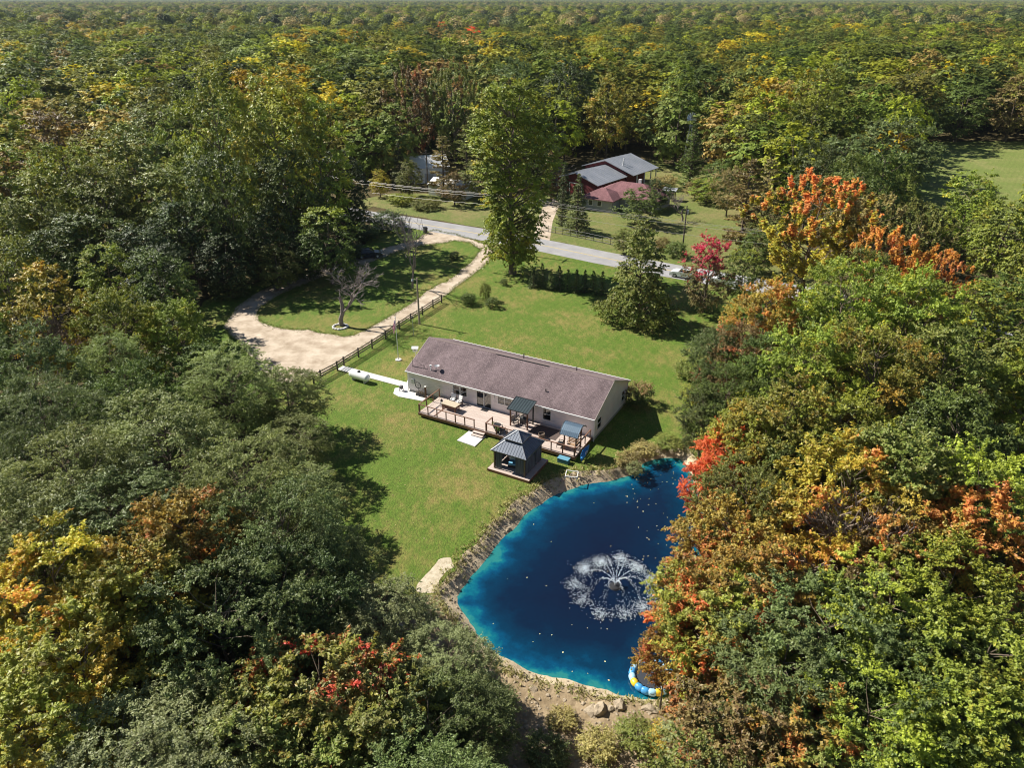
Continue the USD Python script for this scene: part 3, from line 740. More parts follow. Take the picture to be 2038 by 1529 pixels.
# trees told apart in the photograph: crown top (x, y in the photograph), height, crown width, kind, leaves, label
KEY = [
    # lower side of the wood left of the lawn
    (70, 1075, 13, 9.5, 'm', 'gold', 'large golden maple beside a dark oak, outermost in its corner of the wood'),
    (235, 1090, 12.5, 8.5, 'n', 'golden_olive', 'golden olive maple between the large golden maple and the dark oak'),
    (120, 1235, 11.5, 8.5, 's', 'golden_olive', 'broad gold flecked sumac below the large golden maple'),
    (25, 1400, 10, 7.5, 's', 'golden_olive', 'half golden sumac crown cut by the picture edge below the broad one'),
    (350, 985, 13, 8, 'n', 'olive_orange', 'olive tree with a few orange twigs at its top, among grey green locusts'),
    (420, 1150, 12, 9, 'o', 'grey', 'dark grey green oak beside the golden maples'),
    (555, 1110, 11, 8, 'o', 'dark', 'darkest oak in the hollow between the locusts and the orange tipped thicket'),
    (440, 700, 10.5, 8.5, 'l', 'locust', 'feathery locust standing just below the gravel yard'),
    (565, 738, 7.5, 6.5, 'k', 'locust', 'feathery locust overlapping the lower edge of the gravel yard'),
    (300, 800, 14, 9.5, 'k', 'locust', 'wide feathery locust with a dark gap on its left'),
    (110, 890, 14, 10, 'l', 'locust', 'wide locust at the edge above the golden maples'),
    (590, 840, 6.5, 5.8, 'l', 'locust', 'locust whose crown overhangs the lawn opposite the white gas tank'),
    (470, 890, 13, 9, 'l', 'locust', 'locust with reddish twigs showing in the gap in its crown'),
    (210, 955, 13, 9.5, 'k', 'grey', 'grey green locust above the golden olive maple'),
    (600, 945, 6.2, 5.8, 'k', 'locust', 'locust at the lawn edge level with the concrete pad'),
    (540, 990, 12, 8.5, 'l', 'grey', 'grey locust behind the lawn edge locusts'),
    (640, 1065, 7, 6, 'l', 'grey', 'grey green locust that shades the lowest corner of the lawn'),
    (30, 990, 13, 9, 'k', 'locust', 'locust cut by the picture edge above the large golden maple'),
    (620, 1300, 10, 8.5, 's', 'red_tuft', 'orange tipped sumac with a bright red spray at its top'),
    (730, 1375, 9, 7.5, 's', 'olive', 'olive sumac next to the sumac with the red spray'),
    (500, 1400, 9, 7.5, 's', 'olive', 'plain olive sumac left of the sumac with the red spray'),
    (630, 1450, 8, 7, 's', 'olive', 'lowest plain olive sumac of the orange tipped thicket'),
    (850, 1400, 8, 6.5, 'o', 'grey', 'grey green tree above the shaded clay bank'),
    (755, 1180, 8, 6, 'k', 'pale', 'pale willowy tree at the lowest tip of the lawn'),
    (885, 1265, 7, 5, 'k', 'pale', 'small pale tree above the rough clay beside the pond'),
    (930, 1370, 6.5, 4.6, 'k', 'grey', 'small grey tree leaning over the shaded clay'),
    (230, 1440, 9, 7.5, 'k', 'pale', 'silvery pale tree under the gold sumacs'),
    (370, 1430, 9, 7.5, 'l', 'pale', 'silvery pale locust beside the plain olive sumac'),
    (800, 1480, 6, 5.5, 's', 'olive', 'low olive sumac below the grey green tree'),
    (70, 525, 15, 8.5, 'n', 'yellow', 'yellow topped maple above the grey thicket'),
    (210, 570, 14, 8, 'm', 'yellowgreen', 'yellow green maple next to the yellow topped maple'),
    (330, 600, 12, 7.5, 'n', 'yellowgreen', 'yellow green maple nearest the bend of the gravel loop'),
    (30, 660, 14, 9, 'o', 'grey', 'grey green oak below the yellow topped maple'),
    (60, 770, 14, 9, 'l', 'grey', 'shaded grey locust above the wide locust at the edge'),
    (240, 730, 12, 8, 'o', 'deep', 'deep green tree behind the bare grey thicket'),
    (390, 690, 9, 6.5, 'n', 'deep', 'small deep green maple where the gravel loop bends'),
    # the dark wood behind the gravel loop
    (470, 150, -505, 13, 'o', 'yellowgreen', 'very tall yellow green oak behind the gravel loop, first of three'),
    (580, 140, -495, 13, 'm', 'golden_olive', 'very tall maple with orange flecks behind the gravel loop, middle of three'),
    (650, 195, -485, 12, 'n', 'yellowgreen', 'very tall yellow green maple behind the gravel loop, last of three'),
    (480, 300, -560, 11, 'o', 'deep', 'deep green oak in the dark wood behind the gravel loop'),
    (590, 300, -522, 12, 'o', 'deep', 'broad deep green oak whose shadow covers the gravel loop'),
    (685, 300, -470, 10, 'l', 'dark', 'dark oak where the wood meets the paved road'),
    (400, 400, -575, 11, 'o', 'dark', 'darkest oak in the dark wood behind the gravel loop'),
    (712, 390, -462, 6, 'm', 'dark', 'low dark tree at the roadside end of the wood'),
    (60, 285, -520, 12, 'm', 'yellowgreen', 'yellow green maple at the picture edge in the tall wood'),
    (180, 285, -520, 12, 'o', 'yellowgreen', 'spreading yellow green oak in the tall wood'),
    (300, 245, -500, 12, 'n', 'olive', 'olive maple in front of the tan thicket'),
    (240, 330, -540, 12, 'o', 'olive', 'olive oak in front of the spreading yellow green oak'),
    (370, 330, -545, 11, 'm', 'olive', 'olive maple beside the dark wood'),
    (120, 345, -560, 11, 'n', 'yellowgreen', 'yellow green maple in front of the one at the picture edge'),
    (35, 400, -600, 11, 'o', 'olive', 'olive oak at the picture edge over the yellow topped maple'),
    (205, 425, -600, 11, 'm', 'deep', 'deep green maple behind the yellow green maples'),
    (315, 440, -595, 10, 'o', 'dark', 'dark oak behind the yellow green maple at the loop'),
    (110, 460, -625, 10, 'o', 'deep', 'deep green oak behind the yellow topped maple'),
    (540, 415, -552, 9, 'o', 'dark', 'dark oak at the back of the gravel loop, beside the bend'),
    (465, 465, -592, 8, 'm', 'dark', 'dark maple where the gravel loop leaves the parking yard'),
    (615, 430, -512, 8, 'm', 'deep', 'deep green maple behind the lone maple of the gravel loop'),
    (645, 410, 12.3, 8.5, 'm', 'green', 'fresh green maple standing alone inside the gravel loop'),
    # beyond the road
    (820, 130, 25, 13, 'u', 'bronze', 'huge bronze maple behind the white roofed sheds'),
    (900, 125, 26, 13, 'u', 'olive', 'huge olive maple next to the bronze one behind the white roofed sheds'),
    (1020, 115, 24, 14, 'o', 'grey', 'grey green oak behind the tall yellow green poplar'),
    (1130, 125, 24, 14, 'o', 'dark', 'dark oak behind the grey metal barn roof'),
    (1215, 150, 22, 12, 'n', 'golden_olive', 'golden oak right behind the barn ridge'),
    (1355, 120, 24, 11, 'm', 'yellowgreen', 'bright yellow green maple behind the windmill'),
    (1640, 350, 18, 15.5, 'u', 'fire_top', 'large maple with a bright orange top beside the road'),
    (1780, 455, 14, 9.5, 'u', 'orange', 'bright orange maple next to the orange topped maple'),
    (1880, 495, 12, 8, 'u', 'orange', 'second orange maple, farther from the orange topped maple'),
    (1745, 385, 16, 11, 'u', 'tan', 'tan maple behind the orange maples'),
    (1840, 405, 15, 10, 'u', 'olive', 'olive maple behind the orange maples'),
    (1655, 268, -412, 15, 'o', 'grey', 'grey green oak, lower of the pair in front of the mown field'),
    (1760, 232, -405, 18, 'o', 'grey', 'great grey green oak beside the mown field'),
    (1945, 342, 14, 10, 'l', 'yellowgreen', 'rounded yellow green tree at the lower edge of the mown field'),
    (2020, 400, 14, 9, 'm', 'yellowgreen', 'yellow green maple at the picture edge below the mown field'),
    (1600, 130, -345, 13, 'o', 'yellowgreen', 'tall bright green tree behind the great grey green oak'),
    (1700, 90, 25, 15, 'm', 'green', 'tall green maple with a domed top behind the great oak'),
    (1800, 140, -286, 15, 'o', 'olive', 'olive oak at the back of the mown field'),
    (1900, 170, -282, 15, 'm', 'deep', 'deep green maple at the back of the mown field'),
    (2000, 150, -281, 15, 'n', 'brown', 'brownish maple at the far corner of the mown field'),
    (1590, 190, -380, 11, 'n', 'green', 'green maple left of the great grey green oak'),
    # wood on the pond side
    (1700, 520, 17, 10.5, 'o', 'yellowgreen', 'large yellow green oak in the middle of the wood by the pond'),
    (1830, 545, 17, 10.5, 'm', 'yellowgreen', 'large yellow green maple beside the large oak in the wood by the pond'),
    (1625, 640, 15, 9, 'm', 'yellowgreen', 'yellow green maple in front of the large oak in the wood by the pond'),
    (1760, 650, 15, 10, 'o', 'golden_olive', 'golden flecked oak in front of the large yellow green maple'),
    (1900, 660, 14, 9, 'n', 'olive', 'olive maple right of the golden flecked oak'),
    (1530, 560, 14, 8, 'n', 'olive_orange', 'orange flecked maple below the orange topped maple'),
    (1480, 640, 11, 6.5, 'm', 'bronze', 'slim bronze maple at the edge of the front lawn'),
    (1550, 670, 12, 7.5, 'o', 'deep', 'deep green oak behind the slim bronze maple'),
    (1432, 650, 10, 5.5, 'o', 'grey', 'grey green tree at the right edge of the front lawn'),
    (1455, 735, 10, 6, 'o', 'deep', 'deep green tree between the lawn and the yellow maples'),
    (1408, 775, 7.5, 4.6, 'o', 'grey', 'small grey green tree beside the shadow of the house'),
    (1460, 835, 9, 4.6, 's', 'scarlet', 'scarlet sumac near the head of the pond'),
    (1425, 905, 7.5, 3.8, 's', 'scarlet', 'scarlet sumac hanging over the head of the pond'),
    (1575, 765, 14, 8.5, 'm', 'golden_olive', 'golden maple beyond the scarlet sumacs'),
    (1500, 800, 11.5, 6.5, 'n', 'golden_olive', 'yellow and orange maple next to the scarlet sumacs'),
    (1690, 790, 14, 9, 'm', 'green', 'fresh green maple right of the golden maple'),
    (1700, 880, 14, 9, 's', 'gold', 'gold tree among brown crowns in the wood by the pond'),
    (1810, 850, 14.5, 9.5, 'n', 'olive', 'olive maple right of the gold tree'),
    (1930, 800, 14, 9, 'n', 'deep', 'deep green maple at the far side of the wood by the pond'),
    (1985, 900, 14, 9, 'm', 'green', 'green maple at the picture edge above the pink orange one'),
    (1960, 985, 12.5, 8.5, 's', 'orange', 'pink orange sumac at the picture edge'),
    (1850, 990, 12.5, 9, 'o', 'olive_orange', 'olive and orange oak below the gold tree'),
    (1500, 930, 11, 7, 'o', 'olive', 'olive tree between the pond and the bare brown thicket'),
    (1452, 1000, 10, 6.2, 's', 'olive_orange', 'orange brown sumac leaning over the right bank of the pond'),
    (1530, 1060, 10, 7, 's', 'olive_orange', 'broad orange brown sumac beside the bare brown thicket'),
    (1480, 1110, 10.5, 8, 's', 'olive_orange', 'orange flecked sumac in front of the broad orange brown one'),
    (1428, 1155, 9.5, 7, 'h', 'red_boughs', 'sumac with crimson sprays reaching over the pond fountain'),
    (1470, 1195, 10, 7, 's', 'red_boughs', 'orange sumac with red sprays behind the floating trampoline'),
    (1332, 1270, 6.2, 3.4, 'h', 'olive_orange', 'brown orange sumac in front of the fountain'),
    (1800, 1130, 12, 8.5, 'm', 'green', 'fresh green maple among brown crowns in the lower wood'),
    (1660, 1190, 11, 8.5, 'o', 'grey', 'grey olive oak next to the fresh green maple'),
    (1560, 1270, 10, 8, 'k', 'grey', 'grey olive locust above the bottom thicket'),
    (1990, 1225, 12, 8.5, 'm', 'yellowgreen', 'bright green maple at the picture edge in the lower wood'),
    (1975, 1380, 10.5, 8, 'n', 'yellowgreen', 'lowest bright green maple at the picture edge'),
    (1880, 1330, 10.5, 8, 'o', 'deep', 'deep green oak in front of the fresh green maple'),
    (1750, 1370, 10, 8, 'o', 'green', 'green oak among grey twigs at the bottom of the wood'),
    (1620, 1400, 9, 7, 's', 'olive_orange', 'olive orange sumac at the bottom of the wood'),
    (1500, 1370, 9, 7, 's', 'bronze', 'bronze sumac near the floating trampoline'),
    (1850, 1460, 9, 7.5, 'm', 'green', 'lowest green maple at the bottom of the wood'),
    (1440, 1460, 6, 5.5, 'k', 'pale', 'low pale bush like tree by the near end of the pond'),
    (1680, 1480, 8, 7, 's', 'olive', 'lowest olive sumac at the bottom of the wood'),
    (1560, 1490, 7.5, 6, 's', 'bronze', 'lowest bronze sumac at the bottom of the wood'),
    (1920, 1100, 12, 8.5, 'n', 'green', 'fresh green leafed maple between the pink orange sumac and the bright green maple'),
    (1775, 1055, 11, 7.5, 's', 'brown', 'brown sumac right of the bare brown thicket'),
    (1800, 1040, 11.5, 8, 'n', 'olive_orange', 'olive orange maple above the fresh green maple'),
]
for px, py, h, w, k, fol, label in KEY:
    if h < 0:      # the foot's height in the photograph is given instead
        x, y = at(px, -h)[:2]
        h = CAM_H - y * math.tan(PITCH - math.atan((764.5 - py) / FOC))
    else:
        x, y = top_spot(px, py, h)
    d = math.hypot(x, y)
    kinds = NEAR_KINDS if d < 84 and k != 'u' else MID_KINDS
    plant(STEM[k], kinds[k], fol, x, y, h, w, label)

# single trees that stand on open ground: foot (x, y in the photograph), height, width
FOOT = [
    ('poplar_tree', 'poplar_tall', 'yellowgreen', 1020, 545, 29.3, 13, 'very tall yellow green poplar between the drive and the front lawn', 'tree'),
    ('spruce_tree', 'spruce_mid', 'blue_needles', 797, 373, 11, 5.5, 'blue green spruce across the road from the gravel drive', 'tree'),
    ('spruce_tree', 'spruce_mid', 'grey', 1148, 462, 11.5, 6.5, 'grey green spruce beside the red barn drive', 'tree'),
    ('pine_tree', 'cypress_mid', 'olive', 1268, 640, 14, 8.6, 'ragged olive pine on the front lawn beside the hedge of young spruces', 'tree'),
    ('maple_tree', 'oak_mid_two', 'crimson', 1398, 622, 11, 7, 'small maple with a crimson top beside the white car', 'tree'),
    ('pine_tree', 'pine_mid', 'brown', 1470, 505, 17, 10, 'tall brownish pine on the far side of the road', 'tree'),
    ('pine_tree', 'pine_mid', 'tan', 1512, 470, 15, 7, 'thin rusty larch behind the brownish pine', 'tree'),
    ('cedar_tree', 'cedar_mid', 'deep', 1372, 372, 15, 9, 'dark cedar in front of the windmill', 'tree'),
    ('maple_tree', 'oak_mid_two', 'deep', 1272, 446, 7.0, 9, 'dense dark maple in front of the maroon roofed house', 'tree'),
    ('maple_tree', 'maple_mid', 'yellow', 757, 392, 6, 4.5, 'small yellow maple by the blue green spruce', 'tree'),
    ('pine_tree', 'pine_mid', 'brown', 884, 392, 14, 8, 'brownish pine in front of the white roofed sheds', 'tree'),
    ('pine_tree', 'pine_mid', 'olive', 930, 372, 15, 8, 'olive pine right of the white roofed sheds', 'tree'),
    ('pine_tree', 'pine_mid', 'dark', 855, 325, 16, 8, 'dark pine behind the white roofed sheds', 'tree'),
    ('pine_tree', 'pine_mid', 'brown', 1097, 405, 12, 6, 'thin brown pine between the poplar and the barn drive', 'tree'),
    ('maple_tree', 'maple_mid', 'olive', 556, 578, 7, 6.5, 'low olive maple over the upper bend of the gravel loop', 'tree'),
    ('maple_tree', 'oak_mid_two', 'dark', 618, 556, 6.5, 6.5, 'low dark maple between the lone maple and the olive one in the gravel loop', 'tree'),
    ('shrub', 'shrub_mid', 'dark', 690, 520, 3.6, 6, 'dark shrub hiding the gravel loop behind the lone maple', 'shrub'),
    ('spruce_tree', 'spruce_mid', 'dark', 1122, 412, 10, 5, 'dark spruce before the end of the red barn', 'tree'),
    ('maple_tree', 'maple_mid', 'dark', 1305, 415, 6, 6, 'dark maple by the end of the maroon roofed house', 'tree'),
    ('maple_tree', 'oak_mid', 'deep', 1430, 400, 9, 8, 'deep green oak at the back of the far yard', 'tree'),
    ('maple_tree', 'oak_mid', 'olive', 1530, 520, 9, 8, 'olive oak between the rusty larch and the orange topped maple', 'tree'),
    ('maple_tree', 'oak_mid', 'olive', 958, 402, 9, 8, 'olive maple left of the tall poplar across the road', 'tree'),
    ('maple_tree', 'maple_mid', 'deep', 1070, 372, 12, 8, 'deep green maple between the poplar and the red barn', 'tree'),
    ('maple_tree', 'maple_mid_two', 'brown', 905, 408, 7, 6, 'brownish maple in front of the low white shed', 'tree'),
    ('maple_tree', 'maple_mid', 'olive', 815, 392, 8, 6, 'olive maple right of the blue green spruce', 'tree'),
    ('cedar_tree', 'cedar_mid', 'dark', 1118, 448, 8, 3.6, 'slim dark cedar left of the grey green spruce', 'tree'),
    ('maple_tree', 'maple_mid_two', 'olive', 1240, 505, 4.5, 4, 'small olive tree behind the mesh fence', 'tree'),
    ('maple_tree', 'oak_mid', 'tan', 1445, 430, 10, 7, 'tan maple behind the brownish roadside pine', 'tree'),
    ('maple_tree', 'maple_mid', 'deep', 1500, 545, 7, 6, 'deep green roadside tree below the brownish pine', 'tree'),
    ('maple_tree', 'oak_mid_two', 'green', 1470, 600, 8, 5.5, 'light green tree right of the small orange topped maple', 'tree'),
    ('shrub', 'shrub_mid', 'tan', 1190, 1500, 1.5, 2.4, 'dry tan shrub on the clay at the near end of the pond', 'shrub'),
    ('shrub', 'shrub_mid', 'olive', 1265, 1478, 1.3, 2.6, 'olive shrub on the clay, nearest the floating trampoline', 'shrub'),
    ('shrub', 'shrub_mid', 'olive_orange', 1335, 1500, 2.2, 2.8, 'reddish shrub at the foot of the sumacs by the clay', 'shrub'),
    ('shrub', 'shrub_mid', 'grey', 1085, 1515, 1.8, 2.6, 'grey shrub at the lowest edge of the rough clay', 'shrub'),
    ('shrub', 'shrub_mid', 'tan', 1120, 1440, 0.9, 1.8, 'low tan shrub in the middle of the rough clay', 'shrub'),
    ('shrub', 'shrub_mid', 'pale', 985, 1420, 2.0, 2.6, 'pale shrub between the clay and the small grey tree', 'shrub'),
    ('apple_tree', 'maple_mid', 'yellowgreen', 1405, 405, 5.5, 6.5, 'small light green apple tree in the yard behind the maroon roofed house', 'tree'),
    ('apple_tree', 'maple_mid_two', 'tan', 1382, 396, 4.6, 5, 'small tan apple tree beside the light green one', 'tree'),
    ('shrub', 'shrub_mid', 'tan', 1322, 376, 3.4, 6, 'tan shrub behind the small garden shelter', 'shrub'),
    ('shrub', 'shrub_mid', 'bronze', 1318, 499, 2.6, 2.6, 'reddish shrub at the roadside near the utility pole', 'shrub'),
    ('shrub', 'shrub_mid', 'deep', 1345, 512, 3, 3.6, 'green shrub at the foot of the utility pole', 'shrub'),
    ('shrub', 'shrub_mid', 'rusty_dark', 1270, 803, 2.6, 3.4, 'dark rounded shrub with rusty tips behind the corner of the long house', 'shrub'),
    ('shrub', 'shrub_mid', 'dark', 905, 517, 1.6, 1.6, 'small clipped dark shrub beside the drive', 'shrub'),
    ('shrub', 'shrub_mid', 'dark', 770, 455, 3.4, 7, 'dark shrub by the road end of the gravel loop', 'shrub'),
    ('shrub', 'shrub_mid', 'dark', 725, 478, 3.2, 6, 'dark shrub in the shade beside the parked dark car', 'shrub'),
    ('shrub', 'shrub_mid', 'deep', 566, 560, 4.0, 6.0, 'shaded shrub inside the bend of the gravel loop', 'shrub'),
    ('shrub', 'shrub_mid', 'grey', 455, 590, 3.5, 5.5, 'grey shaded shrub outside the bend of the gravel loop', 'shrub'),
    ('shrub', 'shrub_mid', 'deep', 932, 606, 1.9, 2.2, 'rounded evergreen shrub on the front lawn, nearest the fence', 'shrub'),
    ('shrub', 'shrub_mid', 'olive', 966, 598, 3.0, 1.7, 'slim upright shrub on the front lawn between two rounder ones', 'shrub'),
    ('shrub', 'shrub_mid', 'deep', 980, 612, 1.7, 2.0, 'rounded evergreen shrub on the front lawn, farthest from the fence', 'shrub'),
    ('shrub', 'shrub_mid', 'deep', 1003, 568, 1.2, 1.2, 'little shrub at the foot of the tall poplar', 'shrub'),
    ('shrub', 'shrub_mid', 'tan', 1246, 925, 1.5, 2.2, 'dry tan clump at the head of the pond, nearest the deck', 'shrub'),
    ('shrub', 'shrub_mid', 'tan', 1283, 905, 1.3, 2.6, 'dry tan clump at the head of the pond, second from the deck', 'shrub'),
    ('shrub', 'shrub_mid', 'olive', 1330, 888, 1.1, 2.8, 'olive clump at the head of the pond below the house shadow', 'shrub'),
    ('shrub', 'shrub_mid', 'pale', 1262, 942, 1.2, 1.6, 'pale clump hanging over the water at the head of the pond', 'shrub'),
    ('shrub', 'shrub_mid', 'olive', 1372, 750, 2.4, 3.4, 'olive shrub at the right edge of the front lawn', 'shrub'),
    ('shrub', 'shrub_mid', 'yellowgreen', 1378, 800, 2.0, 3.0, 'yellow green shrub at the right edge of the front lawn', 'shrub'),
    ('shrub', 'shrub_mid', 'bronze', 1418, 862, 2.2, 2.4, 'rusty shrub at the foot of the scarlet sumacs', 'shrub'),
    ('shrub', 'shrub_mid', 'yellowgreen', 800, 405, 2.2, 6.5, 'overgrown yellow green shrub along the far road edge', 'shrub'),
    ('shrub', 'shrub_mid', 'olive', 850, 415, 2.2, 6, 'overgrown olive shrub along the far road edge', 'shrub'),
    ('bare_tree', 'bare_tree', None, 680, 648, 9.0, 8.0, 'leafless gnarled grey tree in the mown island of the gravel loop', 'tree'),
    ('bare_tree', 'bare_upright', None, 821, 574, 12.5, 7.5, 'leafless tree with thin upright twigs beside the drive', 'tree'),
    ('bare_tree', 'bare_tree', None, 1358, 440, 5.5, 5, 'small leafless tree beside the utility pole', 'tree'),
    ('bare_tree', 'bare_upright', None, 1110, 392, 8, 5, 'leafless tree at the end of the barn drive', 'tree'),
    ('weeping_tree', 'weeping_tree', None, 1378, 722, 5.2, 5.0, 'small weeping tree with bare hanging twigs at the lawn edge', 'tree'),
    ('bare_tree', 'twig_shrub', None, 1655, 1270, 12.5, 8, 'bare brown twiggy thicket tree in the wood by the pond', 'tree'),
    ('bare_tree', 'twig_shrub', None, 1590, 1240, 11.5, 6.5, 'bare brown thicket tree nearest the olive tree by the pond', 'tree'),
    ('bare_tree', 'twig_shrub', None, 1725, 1290, 12.5, 7.5, 'bare thicket tree behind the fresh green maple', 'tree'),
    ('bare_tree', 'twig_shrub', None, 190, 820, 8.5, 6, 'bare grey thicket tree among the grey oaks', 'tree'),
    ('bare_tree', 'twig_shrub', None, 130, 800, 11, 6, 'second bare grey thicket tree among the grey oaks', 'tree'),
]
for stem, kind, fol, bx, by, h, w, label, cat in FOOT:
    x, y = at(bx, by)[:2]
    plant(stem, kind, fol, x, y, h, w, label, cat)
# the hedge of young spruces
for i in range(9):
    t = i / 8
    x, y = at(1062 + 135 * t, 572 + 14 * t)[:2]
    plant('young_spruce', 'young_spruce', 'deep' if i % 3 else 'dark', x, y + 0.4 * math.sin(i * 2.1), 3.0 + 1.3 * abs(math.sin(i * 1.7)), 1.9 + 0.5 * abs(math.cos(i * 2.3)),
          'young dark spruce in the hedge between the poplar and the ragged pine', 'tree', 'hedge of young spruces on the front lawn')

# the wood around them: leaf colours follow the part of the wood
ZONES = [
    # (x, y) in the photograph, leaves with weights
    ((60, 130), dict(yellowgreen=4, yellow=1.5, tan=1, deep=4, dark=2, olive=2)), ((200, 100), dict(yellowgreen=4, tan=1.5, deep=3, olive=3, gold=.4, dark=2)),
    ((400, 90), dict(deep=4, dark=3, yellowgreen=4, olive=2, grey=2)), ((600, 90), dict(yellowgreen=4, deep=4, olive=2, yellow=.7, dark=2, gold=.3)),
    ((800, 70), dict(deep=4, dark=3, olive=2, yellowgreen=3, grey=2, orange=.3)), ((900, 100), dict(olive=2, bronze=1, dark=3, tan=1, scarlet=.25, deep=3, yellowgreen=2)),
    ((1100, 90), dict(dark=4, deep=4, grey=3, golden_olive=1.5, gold=.4, yellowgreen=2)), ((1250, 110), dict(golden_olive=1.5, deep=3, gold=.5, grey=2, olive=2, dark=2, yellowgreen=2)),
    ((1400, 90), dict(deep=4, dark=3, grey=2, yellowgreen=3, yellow=.6, olive=1)), ((1480, 160), dict(tan=2, yellow=1, grey=3, olive=2, dark=3, yellowgreen=2)),
    ((1600, 60), dict(deep=4, dark=3, olive=2, yellowgreen=3, grey=1)), ((1850, 80), dict(olive=3, tan=1, yellowgreen=3, deep=4, dark=2)),
    ((2000, 60), dict(olive=3, deep=4, yellowgreen=3, brown=.6, dark=2)), ((60, 200), dict(tan=2.5, brown=1, deep=3, olive_orange=.7, dark=3, olive=2)),
    ((200, 250), dict(yellowgreen=3, olive=3, deep=3, tan=.6)), ((450, 250), dict(yellowgreen=3, golden_olive=1, deep=4)), ((100, 500), dict(deep=4, olive=2, yellowgreen=2)),
    ((500, 450), dict(deep=3, dark=3)), ((300, 650), dict(deep=2, grey=2, locust=2)), ((400, 900), dict(locust=4, grey=3, deep=1)), ((150, 1250), dict(golden_olive=3, grey=2, olive=2)),
    ((600, 1400), dict(golden_olive=1, olive=2, grey=3)), ((1700, 350), dict(grey=2, olive=2, deep=2)), ((1950, 550), dict(yellowgreen=3, golden_olive=1, olive=3, deep=2)),
    ((1600, 600), dict(olive_orange=2, deep=3, green=2)), ((1750, 750), dict(golden_olive=1, yellowgreen=3, olive=2, deep=2, green=2)), ((1700, 1000), dict(olive_orange=2, brown=1, olive=3, green=1)),
    ((1900, 1000), dict(olive_orange=2, golden_olive=1, olive=2, deep=2)), ((1800, 1350), dict(deep=3, olive=2, green=3, grey=2)), ((1500, 1300), dict(olive_orange=2, grey=2, olive=3, green=1))]
zxy = np.array([z[0] for z in ZONES], float)


def zone_leaf(px, py):
    d = np.hypot((zxy[:, 0] - px), (zxy[:, 1] - py) * 1.5)
    w = ZONES[int(np.argmin(d + rng.uniform(0, 60, len(d))))][1]
    k = list(w)
    q = np.array([w[i] for i in k])
    return k[rng.choice(len(k), p=q / q.sum())]


open_px = Polygon([(742, 405), (742, 448), (690, 500), (600, 560), (500, 585), (400, 630), (380, 660), (445, 690), (500, 735), (640, 752), (690, 830), (700, 900), (725, 960), (745, 1080), (765, 1130), (830, 1190),
                   (850, 1260), (940, 1330), (1000, 1420), (1040, 1529), (1060, 1640), (1290, 1640), (1290, 1400), (1200, 1330), (1215, 1240), (1300, 1130), (1340, 1050), (1362, 930), (1395, 880), (1365, 780), (1335, 680), (1420, 640),
                   (1520, 590), (1510, 480), (1440, 400), (1400, 345), (1285, 315), (1200, 303), (1110, 345), (1080, 380), (940, 380), (820, 320), (800, 380)])
field_open_px = Polygon([(1825, 300), (1860, 287), (2060, 285), (2060, 400), (1990, 372), (1885, 425), (1825, 400)])
no_stand = unary_union([lawn_all, water_poly.buffer(2.5), soil_poly, road_poly.buffer(4), nlawn_poly, field_poly, drive_poly.buffer(1.0),
                        Polygon(gp([(1100, 415), (1100, 340), (1230, 300), (1300, 320), (1330, 400), (1200, 430)])).buffer(2.0), Polygon(gp([(810, 400), (810, 330), (930, 330), (940, 420)])), LineString([(-14, 166), (-58, 186)]).buffer(9)])


def covers(x, y, h, w, poly):
    """share of a tree's outline that would stand before the open ground"""
    pts = [(x + dx * w / 2, y, h * t) for t, dx in ((1, 0), (.85, -.7), (.85, .7), (.6, -1), (.6, 1), (.6, 0), (.35, -.8), (.35, .8))]
    q = project(pts)
    return shapely.contains_xy(poly, q[:, 0], q[:, 1]).mean()


KEYPTS, KEYD, KEYID = [], [], []
for i_, (x, y, r) in enumerate(PLANTED):
    h = HEIGHTS[i_]
    if h < 4:
        continue
    for dx, t in ((0, .93), (-.55, .8), (.55, .8), (0, .72), (-.7, .6), (.7, .6), (0, .48), (-.5, .42), (.5, .42)):
        KEYPTS.append((x + dx * r, y, h * t)); KEYD.append(y); KEYID.append(i_)
KEYQ, KEYD, KEYID = project(KEYPTS), np.array(KEYD), np.array(KEYID)


def hides(x, y, h, w, most=3, before=None):
    """whether a tree here would stand before the upper crown of one of the trees told apart"""
    c, e = project([(x, y, h * .62), (x + w / 2, y, h * .62)])
    tp = project([(x, y, h)])[0]
    rx, ry = abs(e[0] - c[0]) * .95, max(abs(c[1] - tp[1]), 1)
    low = project([(x, y, h * .2)])[0][1]
    yy = np.where(KEYQ[:, 1] > c[1], (KEYQ[:, 1] - c[1]) / max(low - c[1], 1), (KEYQ[:, 1] - c[1]) / ry)
    ins = (((KEYQ[:, 0] - c[0]) / rx) ** 2 + yy ** 2 < 1) & (KEYD > y + 1)
    cnt = np.bincount(KEYID[ins], minlength=len(PLANTED))
    return (cnt > most).any() if before is None else np.nonzero(cnt > most)[0]


